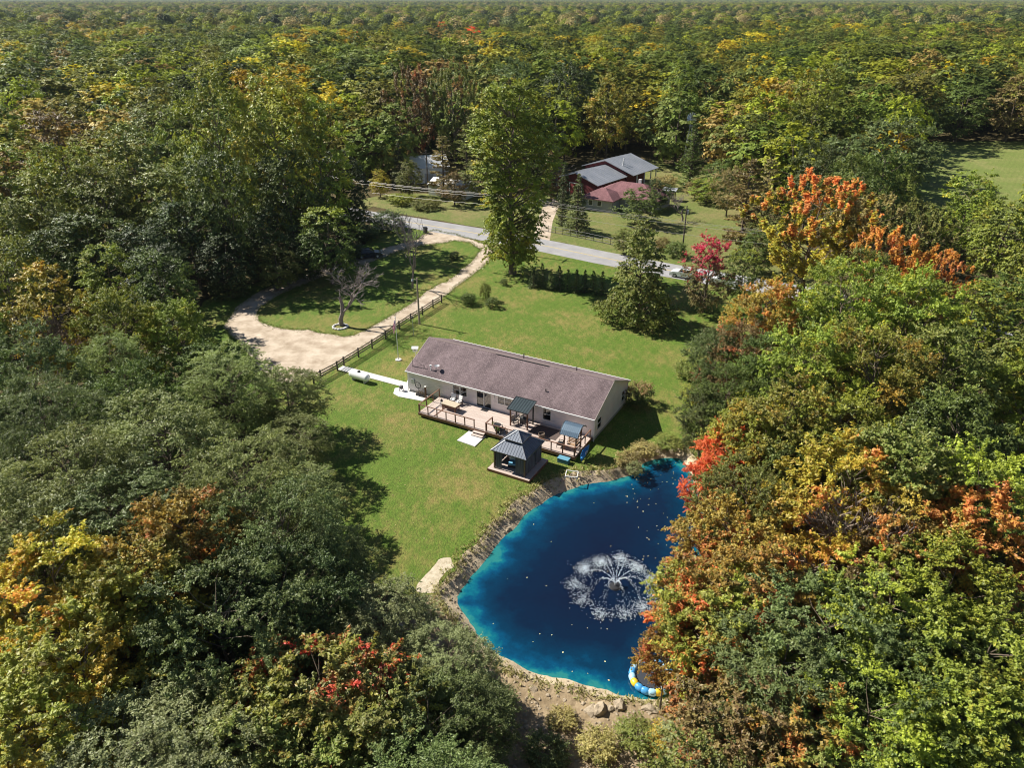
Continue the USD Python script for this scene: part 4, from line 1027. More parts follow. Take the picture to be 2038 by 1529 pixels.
LANDMARKS = [(1230, 330, 'the red barn'), (1000, 200, 'the tall yellow green poplar'), (860, 330, 'the white sheds'), (1370, 240, 'the windmill'), (1940, 330, 'the mown field'), (1760, 280, 'the great grey green oak'),
             (820, 150, 'the huge bronze maple'), (1130, 140, 'the dark oak behind the barn'), (1355, 130, 'the bright maple behind the windmill'), (1640, 400, 'the orange topped maple'), (1600, 150, 'the tall bright green tree'),
             (580, 170, 'the very tall maple with orange flecks'), (470, 160, 'the first of the three very tall trees'), (645, 470, 'the maple inside the gravel loop'), (70, 550, 'the yellow topped maple'), (300, 280, 'the olive maple by the tan thicket'),
             (60, 310, 'the yellow green maple at the picture edge'), (590, 380, 'the oak shading the gravel loop'), (330, 640, 'the yellow green maple at the loop bend'), (90, 1150, 'the large golden maple'), (440, 760, 'the locust below the gravel yard'),
             (620, 1350, 'the sumac with the red spray'), (640, 1000, 'the locust level with the concrete pad'), (1700, 580, 'the large oak in the wood by the pond'), (1620, 1050, 'the bare brown thicket'), (1400, 920, 'the scarlet sumacs'),
             (1800, 1200, 'the fresh green maple in the lower wood'), (1985, 1280, 'the bright green maple at the picture edge'), (1900, 720, 'the deep green maple far from the pond'), (1560, 800, 'the golden maple by the scarlet sumacs'),
             (1850, 450, 'the orange maples'), (1960, 1000, 'the pink orange sumac'), (1900, 170, 'the green maple behind the field'), (2000, 170, 'the brownish maple behind the field')]
USED = set()


def describe(fol, noun, h, w, px, py, d):
    """a label that leads to one crown: its look and where it stands from the nearest landmark"""
    order = sorted(LANDMARKS, key=lambda m: math.hypot(m[0] - px, (m[1] - py) * 1.3))
    size = 'tall' if h > 18.5 else 'broad' if w > 10.6 else 'slim' if w < 8.2 else ''
    last = None
    for lx, ly, nm in order[:3]:
        dx, dy = px - lx, py - ly
        far = math.hypot(dx, dy)
        if abs(dx) > 1.2 * abs(dy):
            way = 'right of' if dx > 0 else 'left of'
        else:
            way = 'behind' if dy < 0 else 'in front of'
        deg = 'just ' if far < 70 else 'some way ' if far < 150 else 'far '
        for s in ('', size + ' ' if size else ''):
            last = ' '.join(f'{s}{ADJ[fol]} {noun} {deg}{way} {nm}'.split()[:16])
            if last not in USED:
                USED.add(last)
                return last
    return last


ADJ = dict(dark='dark green', deep='deep green', green='fresh green', grey='grey green', locust='feathery light green', pale='pale', yellowgreen='yellow green', yellow='yellow', gold='gold', golden_olive='golden olive',
           olive='olive', olive_orange='olive and orange', orange='orange', scarlet='scarlet', brown='brown', tan='tan', bronze='bronze')
cand = []
step = 6.6
for iy in range(int(24 / step), int(235 / step)):
    for ix in range(-40, 41):
        x, y = (ix + (iy % 2) * 0.5 + rng.uniform(-.32, .32)) * step, (iy + rng.uniform(-.32, .32)) * step
        cand.append((x, y))
cand.sort(key=lambda c: c[1])
FAR_LIMIT, n_ind = None, 0
pl = np.array(PLANTED)
for x, y in cand:
    if abs(x) > y * 0.74 + 12 or shapely.contains_xy(no_stand, x, y):
        continue
    h = rng.uniform(11, 15) if y < 95 else rng.uniform(14, 20) if y < 150 else rng.uniform(15, 21)
    w = rng.uniform(7.5, 9.5) if y < 110 else rng.uniform(8.5, 12) if y < 150 else rng.uniform(10, 15)
    dd = np.hypot(pl[:, 0] - x, pl[:, 1] - y)
    if (dd < (0.8 if y < 100 else 0.66) * (pl[:, 2] + w / 2)).any():
        continue
    if y > 118 and rng.uniform() < 0.08:
        continue
    while h > 5 and (hides(x, y, h, w) or covers(x, y, h, w, open_px) > 0.05 or covers(x, y, h, w, field_open_px) > 0.05):
        h -= 1.5
        w *= 0.88
    if h <= 5:
        continue
    px, py = project([(x, y, h)])[0]
    if py > 1640 or px < -140 or px > 2180:
        continue
    fol = zone_leaf(px, py)
    d = math.hypot(x, y)
    k = 'mnol'[rng.integers(4)] if fol not in ('locust', 'pale') else 'lk'[rng.integers(2)]
    if d > 150:
        kind = ['maple_far', 'maple_far_two', 'oak_far', 'oak_far_two', 'maple_mid', 'oak_mid'][rng.integers(6)] if d < 190 else ['maple_far', 'maple_far_two', 'oak_far', 'oak_far_two'][rng.integers(4)]
    else:
        if d < 84:
            kind = NEAR_KINDS[k]
            if fol in ('locust', 'grey') and rng.uniform() < .6:
                kind = 'locust_near'
        else:
            kind = MID_KINDS[k]
    stem = 'locust_tree' if 'locust' in kind else 'oak_tree' if 'oak' in kind else 'maple_tree'
    noun = stem.split('_')[0]
    label = describe(fol, noun, h, w, px, py, d)
    plant(stem, kind, fol, x, y, h, w, label, 'tree', f'{ADJ[fol]} {noun} trees in the autumn wood')
    pl = np.vstack([pl, [(x, y, w / 2)]])
    n_ind += 1
print('individual trees', len(PLANTED), n_ind)

# the wood that reads as one mass, out to the horizon
proto_root = '/World/forest/prototypes'
PI = UsdGeom.PointInstancer.Define(stage, '/World/forest')
tag(PI.GetPrim(), 'autumn wood stretching from behind the nearer trees to the horizon', 'forest', None, 'stuff')
UsdGeom.Scope.Define(stage, proto_root)
protos, weights = [], {}
far_fol = ['dark', 'deep', 'grey', 'olive', 'yellowgreen', 'yellow', 'gold', 'golden_olive', 'tan', 'brown', 'orange', 'scarlet', 'olive_orange', 'bronze', 'green']
for i, fl in enumerate(far_fol):
    for j, kd in enumerate(['maple_far', 'oak_far', 'maple_far_two', 'oak_far_two']):
        if (i + j) % 2 and fl not in ('deep', 'olive', 'yellowgreen', 'grey'):
            continue
        pr = UsdGeom.Xform.Define(stage, f'{proto_root}/{fl}_{kd}').GetPrim()
        pr.GetReferences().AddInternalReference(KIND[kd][0])
        bind(pr, FOL['far_' + fl])
        weights.setdefault(fl, []).append(len(protos))
        protos.append(pr.GetPath())
# patches of very far wood: a hundred crowns in one piece, tree colours in the leaf attribute
far_mat = usdkit.material(stage, LOOKS + 'leaves_far_wood', {"a": ("attribute", {"attribute": "tree_colour"}), "p": ("principled_bsdf", {"roughness": 0.7, "specular_ior_level": 0.2}),
                                                            "t": ("translucent_bsdf", {}), "m": ("mix_closure", {"fac": 0.25})},
                          [("a.color", "p.base_color"), ("a.color", "t.color"), ("p.BSDF", "m.closure1"), ("t.BSDF", "m.closure2")], surface="m.closure")
cols = [PAL[c] for c in ('dk', 'dk', 'gd', 'gd', 'gd', 'gm', 'gm', 'gg', 'ol', 'yg', 'yg', 'yg', 'yg', 'tan')]
patch_ids = []
for b in range(3):
    V, F, CC, n0 = [], [], [], 0
    for gx in range(8):
        for gy in range(8):
            c0 = np.array([(gx - 3.5 + rng.uniform(-.4, .4)) * 15, (gy - 3.5 + rng.uniform(-.4, .4)) * 15])
            R, H = rng.uniform(5, 11), rng.uniform(11, 27)
            n = 190
            d = sphere_pts(rng, n)
            d[:, 2] = np.abs(d[:, 2])
            rr = R * (0.75 + 0.35 * rng.uniform(0, 1, n))
            pos = np.c_[c0 + d[:, :2] * rr[:, None], H - R * 1.1 + d[:, 2] * rr * 1.1]
            v, f, tn = leaves(rng, pos, d + 0.25 * sphere_pts(rng, n) + [0, 0, .3], sphere_pts(rng, n), 2.2, 0.75, np.zeros((n, 3)))
            col = (np.array(cols[rng.integers(len(cols))]) * 1.1) * rng.uniform(0.8, 1.2)
            V.append(v); F.append(f + n0); n0 += len(v)
            CC.append(np.repeat(col[None] * rng.uniform(0.7, 1.3, (n, 1)), 4, axis=0))
    pr = UsdGeom.Xform.Define(stage, f'{proto_root}/far_wood_patch_{b}').GetPrim()
    m = usdkit.mesh(stage, f'{pr.GetPath()}/crowns', (np.vstack(V), np.vstack(F)), far_mat)
    put_attr(m, {'tree_colour': np.clip(np.vstack(CC), 0, 1)})
    patch_ids.append(len(protos))
    protos.append(pr.GetPath())
pos, idx, scl, ori = [], [], [], []


def put(x, y, i, s, sz, a):
    pos.append((x, y, -0.05)); idx.append(i); scl.append((s, s, sz)); ori.append((math.cos(a / 2), 0, 0, math.sin(a / 2)))


step = 11.5
for iy in range(int(150 / step), int(800 / step)):
    for ix in range(-90, 91):
        x, y = (ix + (iy % 2) * .5 + rng.uniform(-.35, .35)) * step, (iy + rng.uniform(-.35, .35)) * step
        if abs(x) > y * 0.74 + 30 or shapely.contains_xy(no_stand, x, y):
            continue
        if y < 300 and (np.hypot(pl[:, 0] - x, pl[:, 1] - y) < 0.6 * (pl[:, 2] + 5)).any():
            continue
        big = float(meshkit.noise(np.array([[x / 90, y / 90, 0.5]]), 5)[0])
        h = 11 + 10 * big + rng.uniform(-4, 7)
        if covers(x, y, h, 10, field_open_px) > 0 or (y < 260 and covers(x, y, h, 10, open_px) > 0):
            continue
        px, py = project([(x, y, h)])[0]
        fl = zone_leaf(px, py) if rng.uniform() < .8 else far_fol[rng.integers(7)]
        ids = weights.get(fl) or weights['olive']
        w = rng.uniform(11, 20) * (0.8 + 0.4 * big)
        put(x, y, ids[rng.integers(len(ids))], w / 11, h / 17.5, rng.uniform(0, 6.28))
for iy in range(7, 79):
    y = iy * 112.0
    n = int((y * 0.74 + 120) / 112) + 1
    for ix in range(-n, n + 1):
        x = ix * 112.0 + rng.uniform(-20, 20)
        if y < 850 and abs(x) < 0:
            continue
        big = float(meshkit.noise(np.array([[x / 500, y / 500, 0.5]]), 8)[0])
        put(x, y + rng.uniform(-20, 20) + 60, patch_ids[rng.integers(3)], 1.0, 0.72 + 0.55 * big, rng.integers(4) * math.pi / 2)
PI.CreatePrototypesRel().SetTargets(protos)
PI.CreatePositionsAttr(Vt.Vec3fArray.FromNumpy(np.array(pos, np.float32)))
PI.CreateProtoIndicesAttr(Vt.IntArray.FromNumpy(np.array(idx, np.int32)))
PI.CreateScalesAttr(Vt.Vec3fArray.FromNumpy(np.array(scl, np.float32)))
PI.CreateOrientationsAttr(Vt.QuathArray([Gf.Quath(*map(float, q)) for q in ori]))
print('far instances', len(pos))

# ------------------------------------------------------------------ the long house
def shingle(name, c1, c2, seam):
    return usdkit.material(stage, LOOKS + name, {
        "tc": ("texture_coordinate", {}), "mp": ("mapping", {"scale": (1.0, 1.1, 1.0)}),
        "br": ("brick_texture", {"color1": c1, "color2": c2, "mortar": seam, "scale": 1.0, "brick_width": 0.3, "row_height": 0.15, "mortar_size": 0.012, "bias": 0.0}),
        "n": ("noise_texture", {"scale": 0.5, "detail": 5.0, "roughness": 0.6}), "n2": ("noise_texture", {"scale": 9.0, "detail": 2.0}),
        "st": ("mapping", {"scale": (1.0, 0.25, 1.0)}),
        "v": ("map_range", {"from_min": 0.3, "from_max": 0.7, "to_min": 0.66, "to_max": 1.25}), "v2": ("map_range", {"from_min": 0.3, "from_max": 0.7, "to_min": 0.75, "to_max": 1.25}),
        "mm": ("math", {"math_type": "multiply"}), "hv": ("hsv", {"hue": 0.5, "saturation": 1.0}),
        "b": ("bump", {"strength": 0.5, "distance": 0.02}), "p": ("principled_bsdf", {"roughness": 0.9, "specular_ior_level": 0.2})},
        [("tc.object", "mp.vector"), ("mp.vector", "br.vector"), ("tc.object", "st.vector"), ("st.vector", "n.vector"), ("tc.object", "n2.vector"), ("n.fac", "v.value"), ("n2.fac", "v2.value"),
         ("v.result", "mm.value1"), ("v2.result", "mm.value2"), ("mm.value", "hv.value"), ("br.color", "hv.color"), ("hv.color", "p.base_color"), ("br.fac", "b.height"), ("b.normal", "p.normal")], surface="p.BSDF")


def siding(name, c, pitch=0.2):
    return usdkit.material(stage, LOOKS + name, {
        "tc": ("texture_coordinate", {}), "w": ("wave_texture", {"wave_type": "bands", "bands_direction": "z", "profile": "saw", "scale": 0.314 / pitch * 0.5 * 2 / 2, "detail": 0.0}),
        "b": ("bump", {"strength": 0.7, "distance": 0.04}), "n": ("noise_texture", {"scale": 0.9, "detail": 4.0}),
        "v": ("map_range", {"from_min": 0.3, "from_max": 0.7, "to_min": 0.92, "to_max": 1.06}), "hv": ("hsv", {"color": c}), "p": ("principled_bsdf", {"roughness": 0.55})},
        [("tc.object", "w.vector"), ("w.fac", "b.height"), ("b.normal", "p.normal"), ("tc.object", "n.vector"), ("n.fac", "v.value"), ("v.result", "hv.value"), ("hv.color", "p.base_color")], surface="p.BSDF")


roof_mat = shingle('weathered_shingles', (0.165, 0.122, 0.126), (0.215, 0.162, 0.165), (0.09, 0.07, 0.075))
maroon_mat = shingle('maroon_shingles', (0.2, 0.095, 0.1), (0.26, 0.13, 0.135), (0.12, 0.06, 0.065))
siding_mat = siding('pale_siding', (0.78, 0.73, 0.75))
white_mat = mat('white_trim', (0.78, 0.77, 0.75), 0.5, var=0.05)
soffit_mat = mat('tan_trim', (0.5, 0.45, 0.4), 0.6)
dark_metal = mat('dark_metal', (0.03, 0.03, 0.032), 0.45)
black_mat = mat('black_plastic', (0.02, 0.02, 0.022), 0.5)
cedar_wood = mat('red_brown_wood', (0.13, 0.06, 0.035), 0.7, scale=2.0, color2=(0.2, 0.1, 0.06), stretch=(0.3, 1, 1))
grey_metal = mat('grey_metal', (0.42, 0.43, 0.44), 0.4, metallic=0.3)
foundation_mat = mat('foundation_block', (0.35, 0.34, 0.33), 0.9, var=0.15, scale=3)
fence_wood = mat('dark_fence_wood', (0.075, 0.058, 0.045), 0.85, var=0.3, scale=5)
pole_wood = mat('weathered_pole', (0.34, 0.27, 0.2), 0.85, scale=2, color2=(0.24, 0.19, 0.14), stretch=(4, 4, .3))
glass_mat = usdkit.material(stage, LOOKS + 'window_pane', {"f": ("fresnel", {"IOR": 1.5}), "t": ("transparent_bsdf", {"color": (0.55, 0.58, 0.58)}), "g": ("glossy_bsdf", {"roughness": 0.03, "color": (0.9, 0.9, 0.9)}),
                                                           "fm": ("math", {"math_type": "multiply_add", "value2": 1.0, "value3": 0.06}), "m": ("mix_closure", {})},
                            [("f.fac", "fm.value1"), ("fm.value", "m.fac"), ("t.BSDF", "m.closure1"), ("g.BSDF", "m.closure2")], surface="m.closure")
room_mat = mat('dim_room', (0.16, 0.13, 0.11), 0.9)
blind_mat = mat('window_blind', (0.55, 0.5, 0.45), 0.8)
curtain_in = mat('brown_door_drape', (0.42, 0.19, 0.12), 0.8, scale=3, color2=(0.6, 0.33, 0.23), stretch=(3, 1, 0.3))

house = thing('ranch_house', 'long single storey house with a weathered brown shingle roof and pale siding', 'house', HOUSE_C, HOUSE_YAW)
HL, HWd, EAVE, RIDGE = 11.34, 4.62, 2.75, 4.97
slope = (RIDGE - EAVE) / (HWd + 0.3)


def wall_with_holes(g, axis, c0, c1, z0, z1, thick, holes, fixed, gable=None):
    """a wall along x (axis 0) or y (axis 1) with rectangular openings (a, b, z0, z1)"""
    outline = Polygon([(c0, z0), (c1, z0), (c1, z1)] + ([gable] if gable else []) + [(c0, z1)])
    for a, b, u, w in holes:
        outline = outline.difference(shapely.box(a, u, b, w))
    m = trimesh.creation.extrude_polygon(outline, thick, engine='earcut')
    v = np.array(m.vertices)
    p = np.stack([v[:, 0], fixed - thick / 2 + v[:, 2], v[:, 1]], 1)
    if axis:
        p = np.stack([fixed - thick / 2 + v[:, 2], v[:, 0], v[:, 1]], 1)
    g.add(p, m.faces if axis == 1 else m.faces[:, ::-1])


FRONT_HOLES = [(-5.35, -3.65, 1.3, 2.3), (-2.35, -0.6, 0.6, 2.42), (0.3, 1.9, 1.55, 2.35), (5.65, 6.5, 1.1, 2.35)]
GABLE_HOLES = [(-3.75, -2.75, 0.9, 2.1), (3.0, 3.8, 0.9, 2.1)]
wz = EAVE - 0.14 + 0.3 * slope
w = G()
wall_with_holes(w, 0, -HL, HL, 0.35, wz, 0.16, FRONT_HOLES, -HWd + 0.08)
wall_with_holes(w, 0, -HL, HL, 0.35, wz, 0.16, [(-6, -4.5, 1.2, 2.2), (2, 3.5, 1.2, 2.2)], HWd - 0.08)
for sx, holes in ((1, GABLE_HOLES), (-1, [(-3.2, -2.4, 0.5, 2.4), (1.5, 2.7, 1.0, 2.2)])):
    wall_with_holes(w, 1, -HWd + 0.16, HWd - 0.16, 0.35, wz, 0.16, holes, sx * (HL - 0.08), gable=(0, RIDGE - 0.16))
part(house, 'wall', w, siding_mat)
part(house, 'foundation', G().box(-HL + .03, HL - .03, -HWd + .03, HWd - .03, -0.3, 0.349), foundation_mat)
part(house, 'interior', G().box(-HL + .9, HL - .9, -HWd + .9, HWd - .9, 0.4, 2.4), room_mat)
rf = G()
for s in (-1, 1):
    prof = [(s * (HWd + 0.32), EAVE), (0, RIDGE), (0, RIDGE - 0.13), (s * (HWd + 0.32), EAVE - 0.11)]
    v = np.array([[x, y, z] for x in (-HL - .16, HL + .16) for y, z in prof])
    f = [[0, 1, 2, 3], [7, 6, 5, 4], [0, 4, 5, 1], [1, 5, 6, 2], [2, 6, 7, 3], [3, 7, 4, 0]]
    rf.add(v, f)
roof = part(house, 'roof', rf, roof_mat)
capm = mat('ridge_cap', (0.2, 0.15, 0.14), 0.9, var=0.15, scale=6)
rc = G()
for s in (-1, 1):
    rc.hexa([(-HL - .17, 0, RIDGE + .006), (HL + .17, 0, RIDGE + .006), (HL + .17, s * .16, RIDGE + .006 - .16 * slope), (-HL - .17, s * .16, RIDGE + .006 - .16 * slope)][::(1 if s > 0 else -1)],
            [(-HL - .17, 0, RIDGE + .03), (HL + .17, 0, RIDGE + .03), (HL + .17, s * .16, RIDGE + .03 - .16 * slope), (-HL - .17, s * .16, RIDGE + .03 - .16 * slope)][::(1 if s > 0 else -1)])
part(roof, 'ridge_cap', rc, capm)


def on_roof(x, y):
    return np.array([x, y, RIDGE - abs(y) * slope])


part(roof, 'ridge_vent', G().box(-2.4, 4.1, -0.27, -0.175, RIDGE - .1, RIDGE - 0.03), dark_metal)
for x, y, h in ((5.2, -3.2, .3), (0.6, 0.6, .6), (7.0, 0.5, .45)):
    p0 = on_roof(x, y)
    part(roof, 'vent_pipe', G().cyl(x, y, p0[2] - .1, p0[2] + h, .06, 8), black_mat)
p0 = on_roof(-8.6, -4.1)
part(roof, 'flue_pipe', G().cyl(-8.6, -4.1, p0[2] - .05, p0[2] + .55, .07, 10).cyl(-8.6, -4.1, p0[2] + .551, p0[2] + .64, .12, 10), white_mat)
p0 = on_roof(-8.0, -3.9)
dish = part(roof, 'satellite_dish', G().tube([p0 - [0, 0, .05], p0 + [0, 0, .3], p0 + [.12, -.05, .5]], .03, 6), grey_metal)
t = np.linspace(0, 1, 6)
part(dish, 'reflector', G().revolve(np.c_[t * .3, t ** 2 * .09]).move(p0 + [.15, -.08, .5]), grey_metal)
p0 = on_roof(-10.7, -4.2)
part(roof, 'antenna_mast', G().tube([p0 + [-.3, 0, 0], p0 + [-.3, 0, 1.2]], .025, 5).tube([p0 + [-.3, 0, 1.15], p0 + [.9, .2, .3]], .012, 4).tube([p0 + [-.3, 0, .05], p0 + [1.5, .1, .05]], .03, 5).tube([p0 + [1.2, .1, 0], p0 + [1.2, .1, .5]], .04, 5), dark_metal)
for s in (-1, 1):
    part(house, 'gutter', G().side([(-HL - .18, EAVE - .13), (HL + .18, EAVE - .13), (HL + .18, EAVE - .012), (-HL - .18, EAVE - .012)], s * (HWd + .325) if s > 0 else -(HWd + .43), s * (HWd + .325) + .105 if s > 0 else -(HWd + .325)), white_mat)
    part(house, 'soffit', G().box(-HL - .1, HL + .1, *sorted((s * (HWd + .32), s * (HWd + .005))), EAVE - .15, EAVE - .135), soffit_mat)
    for e in (-1, 1):
        x = e * (HL + .175)
        q = G()
        a, b = (0, RIDGE + .002), (s * (HWd + .32), EAVE + .002)
        v = np.array([[x + dx, yy, zz - dz] for dx in (-.012, .012) for (yy, zz) in (a, b) for dz in (0, .2)])
        q.add(v, [[0, 1, 3, 2], [4, 6, 7, 5], [0, 2, 6, 4], [1, 5, 7, 3], [0, 4, 5, 1], [2, 3, 7, 6]])
        part(house, 'barge_board', q, soffit_mat)
for x, y in ((HL + .06, -HWd - .06), (-HL - .06, -HWd - .06)):
    part(house, 'downspout', G().box(x - .04, x + .04, y - .04, y + .04, .05, EAVE - .14), white_mat)
for x in (-HL, HL):
    for y in (-HWd, HWd):
        part(house, 'corner_board', G().box(x - .06 if x < 0 else x - .05, x + .05 if x < 0 else x + .06, y - .012 if y < 0 else y - .05, y + .05 if y < 0 else y + .012, .36, 2.58), white_mat)


def window(owner, name, axis, a, b, z0, z1, face, out, mullions, blind=0.0, deep=.06):
    """frame round an opening in a wall; the sash bars divide it; face is the wall's outer plane, out its outward sense"""
    def bx(u0, u1, w0, w1, d0, d1):
        lo, hi = sorted((face + out * d0, face + out * d1))
        return (u0, u1, lo, hi, w0, w1) if axis == 0 else (lo, hi, u0, u1, w0, w1)
    g = G()
    for u0, u1, w0, w1 in ((a - .07, b + .07, z1, z1 + .07), (a - .07, b + .07, z0 - .07, z0), (a - .07, a, z0, z1), (b, b + .07, z0, z1)):
        g.box(*bx(u0, u1, w0, w1, -.05, .03))
    fr = part(owner, name, g, white_mat)
    xs = [a] + mullions + [b]
    for m in mullions:
        part(fr, 'mullion', G().box(*bx(m - .05, m + .05, z0, z1, -.05, .025)), white_mat)
    for i in range(len(xs) - 1):
        part(fr, 'pane', G().box(*bx(xs[i] + .001, xs[i + 1] - .001, z0 + .001, z1 - .001, -.045, -.035)), glass_mat)
        if name == 'window':
            part(fr, 'sash_bar', G().box(*bx(xs[i] + .052, xs[i + 1] - .052, (z0 + z1) / 2 - .025, (z0 + z1) / 2 + .025, -.034, -.005)), white_mat)
        if blind:
            part(fr, 'blind', G().box(*bx(xs[i] + .052, xs[i + 1] - .052, z1 - (z1 - z0) * blind, z1 - .01, -.13, -.1)), blind_mat)
    return fr


window(house, 'window', 0, -5.35, -3.65, 1.3, 2.3, -HWd, -1, [-4.5], .35)
dr = window(house, 'sliding_door', 0, -2.35, -0.6, .6, 2.42, -HWd, -1, [-1.475])
part(dr, 'drape', G().box(-1.4, -.62, -HWd + .17, -HWd + .2, .62, 2.4).box(-2.32, -1.95, -HWd + .2, -HWd + .24, 1.8, 2.4), curtain_in)
part(dr, 'handle', G().box(-1.6, -1.57, -HWd - .06, -HWd - .026, 1.35, 1.6), dark_metal)
window(house, 'window', 0, 0.3, 1.9, 1.55, 2.35, -HWd, -1, [1.1], .5)
window(house, 'window', 0, 5.65, 6.5, 1.1, 2.35, -HWd, -1, [], .5)
window(house, 'window', 1, -3.75, -2.75, .9, 2.1, HL, 1, [])
window(house, 'window', 1, 3.0, 3.8, .9, 2.1, HL, 1, [])
part(house, 'door_mat', G().box(-1.5, -.7, -HWd - .75, -HWd - .1, .562, .58), black_mat)
part(house, 'electric_meter', G().box(-10.9, -10.5, -HWd - .16, -HWd - .012, 1.2, 1.75), grey_metal)
part(house, 'wall_lamp', G().box(-.25, -.1, -HWd - .12, -HWd - .012, 1.95, 2.2), white_mat)

# wheel like ornament, stove pipe and clutter by the end wall
o = thing('garden_ornament', 'spoked garden wheel on a thin post by the end of the house', 'ornament', hw(-9.65, -5.2), HOUSE_YAW)
part(o, 'post', G().tube([[0, 0, .07], [0, 0, 1.2]], .025, 6), dark_metal)
a = np.linspace(0, 2 * np.pi, 25)
part(o, 'rim', G().tube(np.c_[.36 * np.cos(a), np.full(25, -.05), 1.5 + .36 * np.sin(a)], .045, 6, cap=False), dark_metal)
for k in range(6):
    part(o, 'spoke', G().tube([[.33 * math.cos(k * math.pi / 3), -.05, 1.5 + .33 * math.sin(k * math.pi / 3)], [0, -.05, 1.5]], .012, 4), dark_metal)
o = thing('post', 'square rust brown post with a white cap against the end of the house', 'post', hw(-8.75, -5.15), HOUSE_YAW)
part(o, 'shaft', G().box(-.08, .08, -.08, .08, .07, 1.45), cedar_wood)
part(o, 'cap', G().box(-.11, .11, -.11, .11, 1.451, 1.53), white_mat)
o = thing('planter', 'low dark planter with dry stems beside the square post', 'planter', hw(-9.3, -5.0), HOUSE_YAW)
part(o, 'trough', G().box(-.8, .4, -.18, .18, .07, .3), black_mat)
r2 = np.random.default_rng(5)
s_ = G()
for i in range(40):
    x, y = r2.uniform(-.75, .35), r2.uniform(-.14, .14)
    s_.tube([[x, y, .28], [x + r2.normal(0, .08), y + r2.normal(0, .08), .28 + r2.uniform(.2, .5)]], .012, 3)
part(o, 'dry_stems', s_, mat('dry_stems', (0.25, 0.17, 0.1), .9))
o = thing('hose_reel', 'dark hose reel on the rounded end of the concrete path', 'hose reel', hw(-12.2, -5.0), HOUSE_YAW)
part(o, 'stand', G().beam((-.2, -.2, .07), (0, 0, .75), .06, .06).beam((.2, .2, .07), (0, 0, .75), .06, .06), dark_metal)
part(o, 'drum', G().tube([[-.12, 0, .5], [.12, 0, .5]], .24, 14), black_mat)

# ------------------------------------------------------------------ deck
DK = 0.56
plank_mat = usdkit.material(stage, LOOKS + 'pink_deck_boards', {
    "g": ("geometry", {}), "tc": ("texture_coordinate", {}), "mp": ("mapping", {"scale": (0.5, 6.0, 1.0)}), "n": ("noise_texture", {"scale": 1.2, "detail": 5.0, "roughness": 0.6}),
    "r": ("rgb_ramp", {"ramp": [(0.3, (0.56, 0.44, 0.37)), (0.7, (0.7, 0.59, 0.52))]}), "v": ("map_range", {"from_min": 0.0, "from_max": 1.0, "to_min": 0.82, "to_max": 1.1}),
    "hv": ("hsv", {}), "p": ("principled_bsdf", {"roughness": 0.75, "specular_ior_level": 0.3})},
    [("tc.object", "mp.vector"), ("mp.vector", "n.vector"), ("n.fac", "r.fac"), ("r.color", "hv.color"), ("g.random_per_island", "v.value"), ("v.result", "hv.value"), ("hv.color", "p.base_color")], surface="p.BSDF")
deck = thing('deck', 'long pinkish wood deck with brown railings along the house', 'deck', HOUSE_C, HOUSE_YAW)
DX0, DX1, DY0, DY1 = -7.05, 11.2, -8.95, -HWd - .02
r3 = np.random.default_rng(8)
b = G()
y = DY0
while y + .14 < DY1 + .02:
    x = DX0 + 0.35
    while x < DX1 - .15:
        x2 = min(x + r3.uniform(3.0, 5.0), DX1 - .145)
        b.box(x + .004, x2 - .004, y, y + .135, DK - .04, DK + r3.uniform(-.003, .003))
        x = x2
    y += .145
part(deck, 'deck_boards', b, plank_mat, kind='stuff')
e = G()
for x0 in (DX0, DX0 + .17, DX1 - .14):
    e.box(x0, x0 + .14, DY0, DY1, DK - .04, DK + .004)
part(deck, 'edge_boards', e, plank_mat)
part(deck, 'stripe_board', G().box(-5.2, -5.04, DY0 + .15, DY1 - .15, DK + .005, DK + .02), cedar_wood)
sk = G().box(DX0 - .03, DX1 + .03, DY0 - .035, DY0 - .002, DK - .3, DK - .02).box(DX0 - .035, DX0 - .002, DY0, DY1, DK - .3, DK - .02).box(DX1 + .002, DX1 + .035, DY0, DY1, DK - .3, DK - .02)
part(deck, 'rim_joist', sk, cedar_wood)
jo = G()
for x in np.arange(DX0 + .5, DX1, .6):
    jo.box(x, x + .04, DY0 + .02, DY1 - .02, DK - .22, DK - .045)
part(deck, 'joists', jo, cedar_wood, kind='stuff')
for x in np.arange(DX0 + .3, DX1, 2.4):
    part(deck, 'pier', G().box(x - .06, x + .06, DY0 + .1, DY0 + .22, -.2, DK - .225), cedar_wood)
RH = .95


def railing(p, q, n, post_h=RH, lower=False):
    p, q = np.array(p, float), np.array(q, float)
    for i in range(n + 1):
        c = p + (q - p) * i / n
        part(deck, 'railing_post', G().box(c[0] - .045, c[0] + .045, c[1] - .045, c[1] + .045, DK + .006, DK + post_h), cedar_wood)
    d = (q - p) / np.linalg.norm(q - p) * .07
    part(deck, 'top_rail', G().beam((*(p - d), DK + post_h + .03), (*(q + d), DK + post_h + .03), .13, .05), cedar_wood)
    if lower:
        part(deck, 'lower_rail', G().beam((*p, DK + .12), (*q, DK + .12), .035, .08), cedar_wood)


